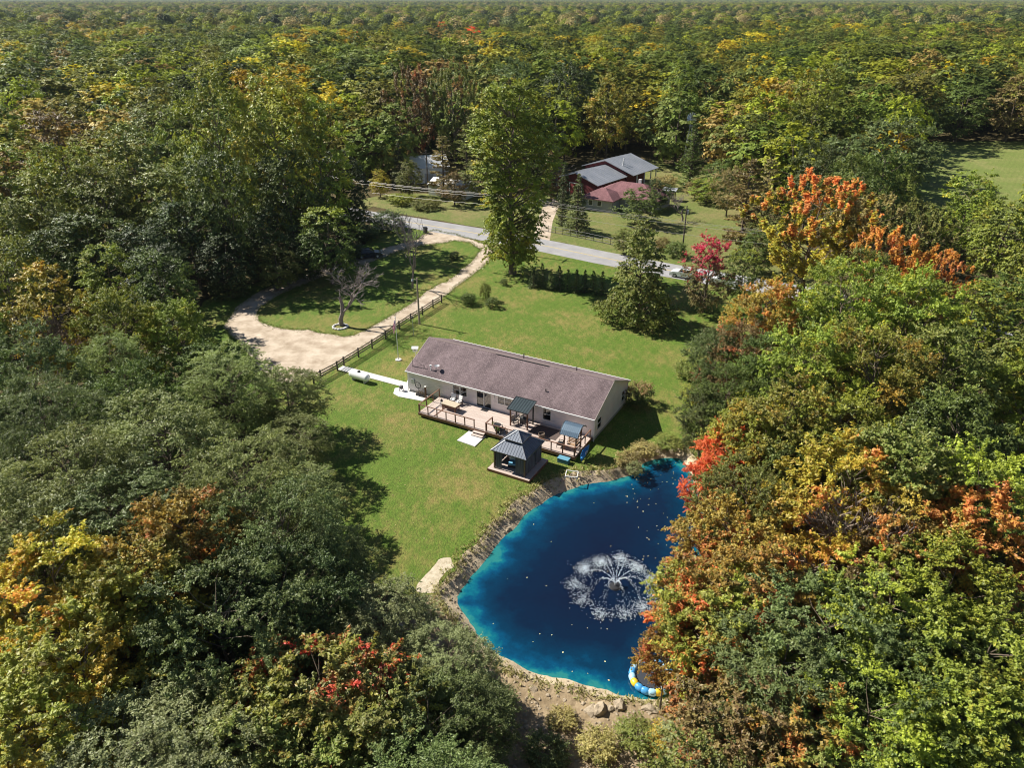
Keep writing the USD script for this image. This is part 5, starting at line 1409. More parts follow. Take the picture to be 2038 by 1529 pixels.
railing((DX0 + .06, DY0 + .06), (-.12, DY0 + .06), 6)
railing((DX0 + .06, DY0 + .2), (DX0 + .06, DY1 - .35), 3)
railing((1.27, DY0 + .06), (DX1 - .07, DY0 + .06), 8)
railing((1.27, DY0 + .2), (1.27, DY0 + 1.4), 1)
railing((DX1 - .07, DY0 + .2), (DX1 - .07, DY1 - .4), 3)
wire = G()
for (p, q) in (((DX0 + .06, DY0 + .06), (-.12, DY0 + .06)), ((1.27, DY0 + .06), (DX1 - .07, DY0 + .06)), ((DX1 - .07, DY0 + .2), (DX1 - .07, DY1 - .4)), ((DX0 + .06, DY0 + .2), (DX0 + .06, DY1 - .35))):
    for z in (.25, .45, .65):
        wire.tube([(*p, DK + z), (*q, DK + z)], .004, 3)
part(deck, 'railing_wires', wire, grey_metal)
for k, (y0, z) in enumerate(((DY0 - .36, DK - .19), (DY0 - .68, DK - .37))):
    part(deck, 'stair_tread', G().box(-.1, 1.22, y0, y0 + .33, z - .05, z), plank_mat)
part(deck, 'stair_stringer', G().side([(DY0 - .7, .0), (DY0 - .04, 0), (DY0 - .04, DK - .25), (DY0 - .34, DK - .25), (DY0 - .34, DK - .43), (DY0 - .7, DK - .43)], 0, .05).move((0, 0, 0), math.pi / 2), cedar_wood)
part(deck, 'stair_stringer', G().side([(DY0 - .7, .0), (DY0 - .04, 0), (DY0 - .04, DK - .25), (DY0 - .34, DK - .25), (DY0 - .34, DK - .43), (DY0 - .7, DK - .43)], 0, .05).move((1.2, 0, 0), math.pi / 2), cedar_wood)

# ------------------------------------------------------------------ roofs over the deck
slate_metal = mat('slate_metal_roof', (0.16, 0.18, 0.215), 0.38, var=0.12, scale=2, metallic=0.35)
teal_metal = mat('dark_teal_metal_roof', (0.055, 0.075, 0.08), 0.4, var=0.12, scale=2, metallic=0.35)
blue_metal = mat('blue_grey_metal_roof', (0.13, 0.19, 0.25), 0.4, var=0.1, scale=2, metallic=0.3)


def ribs(p00, p10, p01, p11, n, h=.035, wd=.03):
    """standing seams on a plane: from the edge p00-p10 up to p01-p11"""
    p00, p10, p01, p11 = map(lambda q: np.array(q, float), (p00, p10, p01, p11))
    nn = np.cross(p10 - p00, p01 - p00)
    nn /= np.linalg.norm(nn)
    if nn[2] < 0:
        nn = -nn
    g = G()
    for i in range(n + 1):
        u = (i + .02) / (n + .04)
        a_, b_ = p00 + (p10 - p00) * u, p01 + (p11 - p01) * u
        if np.linalg.norm(b_ - a_) < .05:
            continue
        g.beam(a_ + nn * h * .4, b_ + nn * h * .4, wd, h)
    return g


def plate(q, th=.03):
    q = [np.array(p, float) for p in q]
    nn = np.cross(q[1] - q[0], q[2] - q[0])
    nn /= np.linalg.norm(nn)
    if nn[2] < 0:
        q = q[::-1]
        nn = -nn
    return G().hexa([p - nn * th for p in q], q)


# grill shelter against the wall
o = thing('grill_shelter', 'dark open shelter with a flat ribbed metal roof on the deck against the house', 'pergola', hw(3.9, -6.1), HOUSE_YAW)
for x in (-1.0, .95):
    for y in (-.55, .75):
        zt = DK + 2.06 + (y + .55) * .22
        part(o, 'post', G().box(x - .06, x + .06, y - .06, y + .06, DK + .006, zt), dark_metal if y > 0 else cedar_wood)
part(o, 'beam', G().beam((-1.05, -.55, DK + 2.12), (1.0, -.55, DK + 2.12), .08, .12), dark_metal)
part(o, 'beam', G().beam((-1.05, .75, DK + 2.42), (1.0, .75, DK + 2.42), .08, .12), dark_metal)
z0, z1 = DK + 2.12, DK + 2.62
R0 = [(-1.2, -.95, z0), (1.18, -.95, z0), (1.18, 1.05, z1), (-1.2, 1.05, z1)]
rr = part(o, 'roof', plate(R0), teal_metal)
part(rr, 'roof_seams', ribs(R0[0], R0[1], R0[3], R0[2], 8), teal_metal, kind='stuff')
part(rr, 'roof_edge', G().beam(R0[0], R0[1], .05, .09).beam(R0[3], R0[2], .05, .09).beam(R0[0], R0[3], .05, .09).beam(R0[1], R0[2], .05, .09), dark_metal)
g_ = thing('grill', 'black lidded grill under the flat ribbed shelter', 'grill', hw(4.1, -6.0, DK), HOUSE_YAW)
part(g_, 'firebox', G().box(-.35, .35, -.25, .25, .55, .8), black_mat)
part(g_, 'lid', G().tube([[-.35, 0, .81], [.35, 0, .81]], .25, 14), dark_metal)
for x in (-.3, .3):
    for y in (-.2, .2):
        part(g_, 'leg', G().box(x - .025, x + .025, y - .025, y + .025, 0.006, .55), black_mat)
part(g_, 'side_shelf', G().box(.36, .7, -.22, .22, .76, .8), grey_metal)


def patio_chair(label, x, y, rz, cushion, frame=black_mat, rot=0):
    c = thing('patio_chair', label, 'chair', hw(x, y, DK + .004), HOUSE_YAW + rz, 'patio chairs on the deck')
    part(c, 'seat', G().box(-.28, .28, -.28, .28, .36, .46), cushion)
    part(c, 'backrest', G().hexa([(-.28, .24, .47), (.28, .24, .47), (.28, .32, .47), (-.28, .32, .47)], [(-.26, .36, .95), (.26, .36, .95), (.26, .43, .95), (-.26, .43, .95)]), cushion)
    for sx in (-.31, .31):
        part(c, 'armrest', G().box(sx - .03, sx + .03, -.28, .34, .6, .64), frame)
        for yy in (-.26, .3):
            part(c, 'leg', G().box(sx - .025, sx + .025, yy - .025, yy + .025, .002, .6), frame)
    part(c, 'seat_frame', G().box(-.3, .3, -.27, .29, .3, .355), frame)


cush_w, cush_g, cush_b = mat('white_cushion', (.72, .7, .68), .8), mat('beige_cushion', (.45, .38, .32), .8), mat('blue_cushion', (.16, .42, .62), .8)
patio_chair('black framed chair with a white cushion under the double window, nearer the deck end', -5.0, -5.35, .25, cush_w)
patio_chair('black framed chair with a white cushion under the double window, nearer the sliding door', -4.2, -5.45, -.3, cush_w)
patio_chair('beige cushioned chair under the flat ribbed shelter, by its left post', 3.2, -6.3, 1.2, cush_g)
patio_chair('beige cushioned chair beside the black grill, against the house', 3.4, -5.55, -.2, cush_g)
patio_chair('dark chair beside the arched swing shelter', 9.2, -7.9, -1.5, black_mat)
patio_chair('dark chair at the front railing beside the stairs', 2.75, -8.25, 2.6, black_mat)
o = thing('picnic_table', 'rectangular wooden table with dark sides near the sliding door', 'table', hw(-4.35, -6.75, DK), HOUSE_YAW - .05)
tb = G()
for i in range(6):
    tb.box(-.95, .95, -.5 + i * .168, -.5 + i * .168 + .16, .7, .74)
part(o, 'tabletop', tb, mat('worn_table_boards', (.5, .42, .3), .8, var=.15, scale=3, stretch=(.4, 4, 1)))
part(o, 'apron', G().box(-.88, .88, -.44, .44, .42, .698), cedar_wood)
for x in (-.8, .8):
    for y in (-.38, .38):
        part(o, 'leg', G().box(x - .05, x + .05, y - .05, y + .05, .005, .42), cedar_wood)
o = thing('lantern', 'small dark lantern on the deck at the corner of the wooden table', 'lantern', hw(-5.55, -6.7, DK + .005), HOUSE_YAW)
part(o, 'base', G().box(-.14, .14, -.14, .14, 0, .6), cush_w)
part(o, 'lantern_head', G().box(-.1, .1, -.1, .1, .602, .82).revolve([(0, .98), (.13, .822), (0, .822)], sections=4), black_mat)
o = thing('fire_pit', 'round dark fire pit in the open middle of the deck', 'fire pit', hw(6.85, -7.35, DK + .005), HOUSE_YAW)
part(o, 'bowl', G().revolve([(0, .1), (.26, .1), (.36, .3), (.34, .56), (.3, .56), (.3, .4), (0, .36)], sections=20), mat('rusty_iron', (.12, .085, .06), .7, var=.3))
part(o, 'foot', G().revolve([(0, .0), (.2, .0), (.2, .1), (0, .1)], sections=16), black_mat)
o = thing('bistro_table', 'small round black table with flower pots by the stairs', 'table', hw(2.2, -8.2, DK + .005), HOUSE_YAW)
part(o, 'tabletop', G().cyl(0, 0, .68, .71, .4, 20), black_mat)
part(o, 'pedestal', G().cyl(0, 0, .02, .68, .04, 8).cyl(0, 0, 0, .02, .25, 16), black_mat)
r4 = np.random.default_rng(12)
for k, (x, y) in enumerate(((1.75, -7.9), (2.5, -8.6))):
    o = thing('plant_pot', 'dark plant pot with a small leafy plant ' + ('behind the black round table' if k == 0 else 'between the black round table and the railing'), 'plant pot', hw(x, y, DK + .005), HOUSE_YAW)
    part(o, 'pot', G().revolve([(0, 0), (.14, 0), (.2, .34), (.16, .34), (.15, .28), (0, .28)], sections=16), black_mat)
    n = 160
    P_ = sphere_pts(r4, n) * r4.uniform(.1, .32, (n, 1)) + [0, 0, .52]
    v, f, tn = leaves(r4, P_, sphere_pts(r4, n), sphere_pts(r4, n), .12, .5, r4.uniform(0, 1, (n, 3)))
    part(o, 'leaves', (v, f), FOL['deep'], attr={'leaf': tn})
rug = solo('deck_rug', G().box(-1.55, 1.55, -.95, 1.05, 0, .012).move(hw(6.7, -6.15, DK + .006), HOUSE_YAW), mat('brown_rug', (.1, .07, .06), .95, var=.2, scale=5), 'dark brown rug on the deck in front of the single window', 'rug')

# the swing shelter with a curved roof
sx_, sy_ = 10.35, -7.6
o = thing('swing_shelter', 'small brown swing shelter with a curved blue grey metal roof at the deck corner', 'pergola', hw(sx_, sy_), HOUSE_YAW)
for x in (-.62, .62):
    for y in (-.6, .6):
        part(o, 'post', G().box(x - .055, x + .055, y - .055, y + .055, DK + .006, DK + 2.0), cedar_wood)
    for k in range(5):
        if x > 0:
            part(o, 'side_slat', G().box(x - .02, x + .02, -.54, .54, DK + .3 + k * .36, DK + .42 + k * .36), cedar_wood)
    part(o, 'side_beam', G().beam((x, -.8, DK + 2.05), (x, .8, DK + 2.05), .08, .1), cedar_wood)
arch = [(-1.05, DK + 1.95), (-.75, DK + 2.3), (-.2, DK + 2.68), (.2, DK + 2.74), (.75, DK + 2.5), (1.05, DK + 2.2)]
up = [(y, z) for y, z in arch]
V_, F_ = [], []
for x in (-.95, .95):
    for y, z in up:
        V_ += [(x, y, z), (x, y, z - .04)]
n = len(up)
for i in range(n - 1):
    a, b_ = i * 2, 2 * n + i * 2
    F_ += [[a, b_, b_ + 2, a + 2], [a + 1, a + 3, b_ + 3, b_ + 1], [a, a + 2, a + 3, a + 1], [b_, b_ + 1, b_ + 3, b_ + 2]]
F_ += [[0, 1, 2 * n + 1, 2 * n], [2 * n - 2, 4 * n - 2, 4 * n - 1, 2 * n - 1]]
rr = part(o, 'roof', (np.array(V_, float), np.array(F_)), blue_metal)
sm = G()
for k in range(11):
    x = -.93 + k * .186
    for i in range(n - 1):
        sm.beam((x, up[i][0], up[i][1] + .008), (x, up[i + 1][0], up[i + 1][1] + .008), .02, .03)
part(rr, 'roof_seams', sm, blue_metal, kind='stuff')
for x in (-.97, .97):
    ed = G()
    for i in range(n - 1):
        ed.beam((x, up[i][0], up[i][1] - .02), (x, up[i + 1][0], up[i + 1][1] - .02), .05, .09)
    part(rr, 'roof_edge', ed, dark_metal)
o2 = thing('swing_bench', 'wooden swing bench hanging under the curved blue grey roof', 'bench', hw(sx_, sy_, DK), HOUSE_YAW)
wood_lt = mat('light_bench_wood', (.42, .27, .16), .7, var=.2, scale=3)
for k in range(4):
    part(o2, 'seat_slat', G().box(-.5, .5, -.25 + k * .12, -.15 + k * .12, .44, .47), wood_lt)
for k in range(4):
    part(o2, 'back_slat', G().box(-.5, .5, .26 + k * .03, .29 + k * .03, .52 + k * .14, .63 + k * .14), wood_lt)
for x in (-.48, .48):
    part(o2, 'arm', G().box(x - .03, x + .03, -.27, .26, .66, .7), wood_lt)
    part(o2, 'chain', G().tube([[x, -.2, .7], [x, 0, 1.98]], .012, 4).tube([[x, .25, .7], [x, 0, 1.98]], .012, 4), grey_metal)

# ------------------------------------------------------------------ gazebo
GX, GY = 6.75, -12.2
gz = thing('gazebo', 'square curtained gazebo with a two tier dark metal hip roof', 'gazebo', hw(GX, GY), HOUSE_YAW)
pb = G()
y = -2.05
while y < 1.98:
    pb.box(-2.15, 2.25, y, y + .135, .24, .28 + r3.uniform(-.003, .003))
    y += .145
part(gz, 'platform_boards', pb, plank_mat, kind='stuff')
part(gz, 'platform_frame', G().box(-2.14, 2.24, -2.1, -2.055, .0, .27).box(-2.19, -2.152, -2.08, 1.97, 0, .27).box(2.252, 2.29, -2.08, 1.97, 0, .27).box(-2.14, 2.24, 1.99, 2.03, 0, .27), cedar_wood)
FP = .29
for x in (-1.6, 1.6):
    for y in (-1.65, 1.65):
        part(gz, 'post', G().box(x - .07, x + .07, y - .07, y + .07, FP, 2.3), mat('bronze_post', (.09, .065, .05), .5) if 'bp' not in globals() else bp)
        bp = UsdShade.Material.Get(stage, LOOKS + 'bronze_post')
part(gz, 'ring_beam', G().box(-1.67, 1.67, -1.7, -1.6, 2.2, 2.32).box(-1.67, 1.67, 1.6, 1.7, 2.2, 2.32).box(-1.66, -1.56, -1.599, 1.599, 2.2, 2.32).box(1.56, 1.66, -1.599, 1.599, 2.2, 2.32), dark_metal)


def hip(owner, name, hx, hy, z0, tx, ty, z1, seams, caps):
    lo = [(-hx, -hy, z0), (hx, -hy, z0), (hx, hy, z0), (-hx, hy, z0)]
    hi = [(-tx, -ty, z1), (tx, -ty, z1), (tx, ty, z1), (-tx, ty, z1)]
    g = G()
    for i in range(4):
        j = (i + 1) % 4
        v = np.array([lo[i], lo[j], hi[j], hi[i]] + [tuple(np.array(p) - [0, 0, .03]) for p in (lo[i], lo[j], hi[j], hi[i])], float)
        g.add(v, [[0, 1, 2, 3], [7, 6, 5, 4], [0, 4, 5, 1], [2, 6, 7, 3]])
    r = part(owner, name, g, slate_metal)
    s = G()
    for i in range(4):
        j = (i + 1) % 4
        A, B, C_, D = map(np.array, (lo[i], lo[j], hi[j], hi[i]))
        ln = np.linalg.norm(B - A)
        top = np.linalg.norm(C_ - D)
        for k in range(1, seams):
            u = (k / seams - .5) * ln
            if abs(u) <= top / 2:
                t1 = 1.0
            else:
                t1 = (ln / 2 - abs(u)) / (ln / 2 - top / 2)
            m0, m1 = (A + B) / 2, (C_ + D) / 2
            d = (B - A) / ln
            p, q = m0 + d * u, m0 + (m1 - m0) * t1 + d * u
            if np.linalg.norm(q - p) > .15:
                s.beam(p + [0, 0, .012], q + [0, 0, .012], .022, .03)
    part(r, 'roof_seams', s, slate_metal, kind='stuff')
    c = G()
    for i in range(4):
        c.beam(np.array(lo[i]) + [0, 0, .02], np.array(hi[i]) + [0, 0, .02], .07, .05)
    part(r, 'hip_caps', c, caps)
    part(r, 'eave_trim', G().beam(lo[0], lo[1], .05, .08).beam(lo[1], lo[2], .05, .08).beam(lo[2], lo[3], .05, .08).beam(lo[3], lo[0], .05, .08), dark_metal)
    return r


cap_mat = mat('pale_hip_cap', (.58, .59, .6), .35, metallic=.5)
hip(gz, 'lower_roof', 1.86, 1.92, 2.32, .78, .8, 3.2, 13, cap_mat)
hip(gz, 'upper_roof', .95, .97, 3.3, .03, .03, 3.98, 7, cap_mat)
part(gz, 'vent_frame', G().box(-.78, .78, -.8, -.74, 3.17, 3.31).box(-.78, .78, .74, .8, 3.17, 3.31).box(-.78, -.72, -.739, .739, 3.17, 3.31).box(.72, .78, -.739, .739, 3.17, 3.31), black_mat)
curt = mat('striped_grey_curtain', (.05, .06, .08), .9, scale=2.5, color2=(.22, .24, .28), stretch=(3, 3, .15))


def curtain(p, q, z0, z1, folds, amp=.06):
    p, q = np.array(p, float), np.array(q, float)
    n = folds * 6
    u = np.linspace(0, 1, n + 1)
    d = (q - p) / np.linalg.norm(q - p)
    nn = np.array([-d[1], d[0]])
    pts = p + (q - p) * u[:, None] + nn * (amp * np.sin(u * folds * 2 * np.pi))[:, None]
    lo, hi = np.c_[pts, np.full(n + 1, z0)], np.c_[pts, np.full(n + 1, z1)]
    v = np.vstack([lo, hi, lo + np.r_[nn * .012, 0], hi + np.r_[nn * .012, 0]])
    i = np.arange(n)
    m = n + 1
    f = np.vstack([np.c_[i, i + 1, m + i + 1, m + i], np.c_[2 * m + i + 1, 2 * m + i, 3 * m + i, 3 * m + i + 1], np.c_[m + i, m + i + 1, 3 * m + i + 1, 3 * m + i], np.c_[i + 1, i, 2 * m + i, 2 * m + i + 1]])
    return (v, f)


for p, q, fo in (((-1.5, -1.62), (-.85, -1.62), 6), ((.6, -1.62), (1.5, -1.62), 8), ((1.62, -1.5), (1.62, .3), 14), ((1.62, .5), (1.62, 1.5), 8), ((-1.5, 1.62), (1.5, 1.62), 20), ((-1.62, -.7), (-1.62, 1.5), 16), ((-1.62, -1.5), (-1.62, -.9), 5)):
    part(gz, 'curtain', curtain(p, q, FP + .05, 2.18, fo), curt, smooth=True)
o = thing('sofa', 'pale blue cushioned sofa inside the curtained gazebo', 'sofa', hw(GX + .15, GY - .45, FP), HOUSE_YAW + .25)
part(o, 'base', G().box(-.8, .8, -.4, .4, .02, .3), black_mat)
part(o, 'seat_cushion', G().box(-.78, -.01, -.4, .3, .302, .45), cush_b)
part(o, 'seat_cushion', G().box(.01, .78, -.4, .3, .302, .45), cush_b)
part(o, 'backrest', G().box(-.8, .8, .301, .45, .302, .8), cush_w)
o = thing('lounge_chair', 'white cushioned lounge chair at the back of the gazebo', 'chair', hw(GX - .9, GY + .5, FP), HOUSE_YAW - .6)
part(o, 'base', G().box(-.35, .35, -.35, .35, .02, .3), black_mat)
part(o, 'seat_cushion', G().box(-.34, .34, -.35, .25, .302, .42), cush_w)
part(o, 'backrest', G().box(-.35, .35, .251, .38, .302, .85), cush_w)
# bits by the deck corner
o = thing('blue_tarp_box', 'blue storage box under the deck corner by the gazebo', 'box', hw(10.3, -9.45), HOUSE_YAW)
part(o, 'body', G().box(-.55, .55, -.3, .3, 0, .42), mat('faded_blue_plastic', (.06, .2, .3), .5))
part(o, 'lid', G().box(-.58, .58, -.33, .33, .421, .48), mat('pale_blue_plastic', (.12, .3, .4), .5))
o = thing('kayak', 'bright blue kayak leaning on the end railing of the deck', 'kayak', hw(11.75, -7.9, .02), HOUSE_YAW)
t = np.linspace(-1, 1, 15)
hl = G().tube(np.c_[np.zeros(15) + .12 * np.abs(t), t * .95, .65 + .42 * t + 0 * t], np.clip(.27 * (1 - np.abs(t) ** 2.2), .02, 1), 10)
part(o, 'hull', hl, mat('bright_blue_hull', (.03, .22, .5), .35))
part(o, 'cockpit_rim', G().tube(np.c_[.25 + 0 * a[:0] if False else np.full(13, .24), .3 * np.sin(np.linspace(0, 6.283, 13)), .72 + .14 * np.cos(np.linspace(0, 6.283, 13))], .03, 5, cap=False), white_mat)
o = thing('sandbox_frame', 'small pale rectangular frame lying in the grass near the pond head', 'frame', hw(12.0, -11.3), HOUSE_YAW + .3)
for p, q in (((-.55, -.5), (.55, -.5)), ((.55, -.5), (.55, .5)), ((.55, .5), (-.55, .5)), ((-.55, .5), (-.55, -.5))):
    part(o, 'rail', G().beam((*p, .28), (*q, .28), .06, .06), white_mat)
for x in (-.55, .55):
    for y in (-.5, .5):
        part(o, 'leg', G().box(x - .03, x + .03, y - .03, y + .03, -.02, .25), white_mat)

# ------------------------------------------------------------------ yard things
o = thing('gas_tank', 'white horizontal gas tank with a domed lid beside the concrete path', 'tank', hw(-18.0, -5.25), HOUSE_YAW - .02)
pr_ = [(0, -1.45), (.2, -1.42), (.38, -1.3), (.47, -1.1), (.48, 1.1), (.38, 1.3), (.2, 1.42), (0, 1.45)]
m = trimesh.creation.revolve(np.array(pr_), sections=24)
v = np.array(m.vertices)
part(o, 'shell', (np.stack([v[:, 2], v[:, 1], v[:, 0] + .68], 1), m.faces[:, ::-1]), mat('white_tank_paint', (.74, .75, .73), .35, var=.05), smooth=40)
part(o, 'lid', G().cyl(-.05, 0, 1.13, 1.27, .17, 14).ball((-.05, 0, 1.27), .15, 1, (1, 1, .5)), dark_metal)
for x in (-.85, .85):
    part(o, 'foot', G().box(x - .08, x + .08, -.35, .35, 0, .3), grey_metal)

# fence of posts and two rails along the drive
fence_px = [(879, 603), (862, 613), (841, 627), (818, 641), (795, 656), (768, 676), (741, 694), (714, 711), (685, 729), (672, 738), (639, 756), (625, 764)]
fence = thing('rail_fence', 'dark wooden rail fence between the gravel drive and the lawn', 'fence')
fp = [at(*p) for p in fence_px]
for i, p in enumerate(fp):
    part(fence, 'post', G().box(p[0] - .08, p[0] + .08, p[1] - .08, p[1] + .08, -.1, 1.28), fence_wood)
for a_, b_ in zip(fp[:-1], fp[1:]):
    for z in (.45, .8, 1.12):
        part(fence, 'rail', G().beam(a_ + [0, -.09, z], b_ + [0, -.09, z], .045, .12), fence_wood)

o = thing('utility_pole', 'grey wooden pole with a yard lamp between the drive and the rail fence', 'pole', at(835, 645))
part(o, 'shaft', G().cyl(0, 0, -.2, 6.6, .15, 10, .1), pole_wood)
lp = part(o, 'lamp_arm', G().tube([[0, 0, 6.3], [-.3, -.1, 6.5], [-.55, -.2, 6.48]], .03, 6), grey_metal)
part(lp, 'lamp_head', G().revolve([(0, .14), (.1, .1), (.17, -.06), (.12, -.16), (0, -.18)], (-.6, -.22, 6.42), 14), grey_metal)
o = thing('flag_pole', 'thin flag pole on a round white base beside the rail fence', 'flag pole', at(793, 717))
part(o, 'base', G().cyl(0, 0, -.05, .12, .38, 16), mat('white_stones', (.6, .58, .55), .9, var=.2, scale=8))
part(o, 'shaft', G().cyl(0, 0, .1, 5.6, .05, 8, .03), grey_metal)
part(o, 'finial', G().ball((0, 0, 5.68), .09), cap_mat)
# the flag hangs limp; stripes run along the cloth
nu, nv = 26, 30
u, vv = np.meshgrid(np.linspace(0, 1, nu), np.linspace(0, 1, nv), indexing='ij')
X = -.06 - .36 * u * (1 - .35 * vv) + .05 * np.sin(u * 19)
Y = .09 * np.sin(u * 21 + vv * 2) * (.4 + .6 * u)
Z = 5.45 - 1.0 * vv * (1 - .1 * u) - 1.15 * u ** 1.1
st = ((vv * 13).astype(int) % 2)
colr = np.where((st == 0)[..., None], (.55, .16, .26), (.68, .56, .62))
cant = (u < .42) & (vv < .4)
colr = np.where(cant[..., None], (.3, .22, .36), colr)
idx_ = np.arange(nu * nv).reshape(nu, nv)
q_ = np.stack([idx_[:-1, :-1], idx_[1:, :-1], idx_[1:, 1:], idx_[:-1, 1:]], -1).reshape(-1, 4)
flag_mat = usdkit.material(stage, LOOKS + 'flag_cloth', {"a": ("attribute", {"attribute": "dye"}), "p": ("principled_bsdf", {"roughness": .8}), "t": ("translucent_bsdf", {}), "m": ("mix_closure", {"fac": .35})},
                           [("a.color", "p.base_color"), ("a.color", "t.color"), ("p.BSDF", "m.closure1"), ("t.BSDF", "m.closure2")], surface="m.closure")
fl_o = thing('flag', 'striped red and white flag hanging limp from the flag pole', 'flag', at(793, 717))
part(fl_o, 'cloth', (np.stack([X, Y, Z], -1).reshape(-1, 3), q_), flag_mat, smooth=True, attr={'dye': colr.reshape(-1, 3)})
o = thing('bird_house', 'white bird house on a post behind the end of the long house', 'bird house', at(827, 706))
part(o, 'post', G().cyl(0, 0, -.1, .5, .06, 8), white_mat)
part(o, 'box', G().box(-.3, .3, -.25, .25, .5, .95), white_mat)
part(o, 'roof', plate([(-.42, -.38, .96), (.42, -.38, .96), (.42, 0, 1.16), (-.42, 0, 1.16)], .03), white_mat)
part(o, 'roof', plate([(-.42, .003, 1.16), (.42, .003, 1.16), (.42, .38, .96), (-.42, .38, .96)], .03), white_mat)
part(o, 'entrance', G().box(-.08, .08, -.262, -.251, .66, .8), black_mat)
o = thing('thin_pole', 'thin grey pole near the rail fence, left of the yard lamp pole', 'pole', at(823, 668))
part(o, 'shaft', G().cyl(0, 0, -.1, 2.6, .035, 6), grey_metal)
part(o, 'feeder', G().revolve([(0, 2.75), (.14, 2.62), (.12, 2.45), (0, 2.42)], sections=10), dark_metal)
o = thing('rubbish_bin', 'black wheeled rubbish bin where the gravel loop meets the road', 'bin', at(847, 464), .4)
part(o, 'body', G().hexa([(-.25, -.28, .06), (.25, -.28, .06), (.25, .28, .06), (-.25, .28, .06)], [(-.36, -.4, 1.05), (.36, -.4, 1.05), (.36, .4, 1.05), (-.36, .4, 1.05)]), black_mat)
part(o, 'lid', G().hexa([(-.38, -.43, 1.052), (.38, -.43, 1.052), (.38, .43, 1.052), (-.38, .43, 1.052)], [(-.34, -.38, 1.14), (.34, -.38, 1.14), (.34, .42, 1.18), (-.34, .42, 1.18)]), black_mat)
for x in (-.26, .26):
    part(o, 'wheel', G().tube([[x - .04, .3, .12], [x + .04, .3, .12]], .12, 12), dark_metal)
o = thing('stone_ring', 'pale stones ringed round the foot of the gnarled bare tree', 'stones', at(677, 651))
r5 = np.random.default_rng(31)
for k in range(16):
    an = k * 2 * math.pi / 16
    part(o, 'stone', G().ball((.95 * math.cos(an), .95 * math.sin(an), .08), .2, 1, (r5.uniform(.8, 1.3), r5.uniform(.8, 1.2), .7)), concrete_mat)

# ------------------------------------------------------------------ cars
car_white, car_dark = mat('white_car_paint', (.75, .76, .77), .25), mat('dark_car_paint', (.02, .022, .028), .25)
car_glass, tyre_mat = mat('dark_car_glass', (.015, .018, .022), .08), mat('tyre', (.025, .025, .025), .8)


def car(label, paint, loc, rz):
    c = thing('parked_car', label, 'car', loc, rz)
    L, Wc = 4.6, .9
    body = [(-2.3, .32), (-2.28, .75), (-2.1, .95), (-1.35, 1.0), (.75, 1.02), (1.75, .93), (2.22, .75), (2.3, .4), (2.25, .28), (1.82, .27), (1.72, .5), (1.5, .66), (1.25, .66), (1.03, .5), (.95, .25),
            (-.95, .25), (-1.03, .5), (-1.25, .66), (-1.5, .66), (-1.72, .5), (-1.82, .27), (-2.25, .28)]
    part(c, 'body', G().side(body, -Wc, Wc), paint)
    part(c, 'cabin', G().hexa([(-1.75, -.84, 1.0), (.95, -.84, 1.0), (.95, .84, 1.0), (-1.75, .84, 1.0)], [(-1.2, -.66, 1.47), (.15, -.66, 1.5), (.15, .66, 1.5), (-1.2, .66, 1.47)]), car_glass)
    part(c, 'roof', G().hexa([(-1.26, -.69, 1.474), (.2, -.69, 1.504), (.2, .69, 1.504), (-1.26, .69, 1.474)], [(-1.15, -.6, 1.52), (.1, -.6, 1.55), (.1, .6, 1.55), (-1.15, .6, 1.52)]), paint)
    for s in (-1, 1):
        part(c, 'pillar', G().beam((.93, s * .85, 1.02), (.17, s * .68, 1.5), .06, .06).beam((-1.72, s * .85, 1.02), (-1.22, s * .68, 1.48), .08, .08).beam((-.4, s * .855, 1.02), (-.4, s * .69, 1.49), .06, .05), paint)
        part(c, 'headlight', G().box(2.08, 2.26, s * .72 - .14, s * .72 + .14, .68, .8), cap_mat)
        part(c, 'tail_light', G().box(-2.302, -2.2, s * .72 - .14, s * .72 + .14, .72, .86), mat('tail_red', (.4, .02, .02), .3) if not stage.GetPrimAtPath(LOOKS + 'tail_red') else UsdShade.Material.Get(stage, LOOKS + 'tail_red'))
        part(c, 'mirror', G().box(.6, .72, s * .9, s * 1.04, 1.0, 1.12), paint)
        for x in (-1.38, 1.38):
            wl = part(c, 'wheel', G().tube([[x, s * .72, .33], [x, s * .905, .33]], .33, 18), tyre_mat)
            part(wl, 'rim', G().tube([[x, s * .9, .33], [x, s * .915, .33]], .2, 12), grey_metal)


ra = math.atan2(-6.8, 12.1)
car('white car passing the crimson topped maple on the paved road', car_white, (*(np.array(at(1362, 552)[:2])), .026), ra + math.pi)
car('white car half hidden behind the trees farther along the road', car_white, (*at(1437, 566)[:2], .026), ra + math.pi)
car('dark car parked in deep shade on the gravel loop', car_dark, (*at(735, 512)[:2], .02), .25)

# ------------------------------------------------------------------ far side of the road
red_board = mat('red_barn_boards', (.14, .022, .026), .7, var=.2, scale=4, stretch=(1, 1, .2))
barn_metal = mat('grey_barn_roof', (.26, .28, .31), .45, scale=.35, color2=(.36, .37, .4), metallic=.2, stretch=(1, 1, 1))
BA = math.atan2(.78, .63)
barn = thing('red_barn', 'red barn with a stepped grey metal roof across the road', 'barn', (14.2, 170.6, 0), BA)
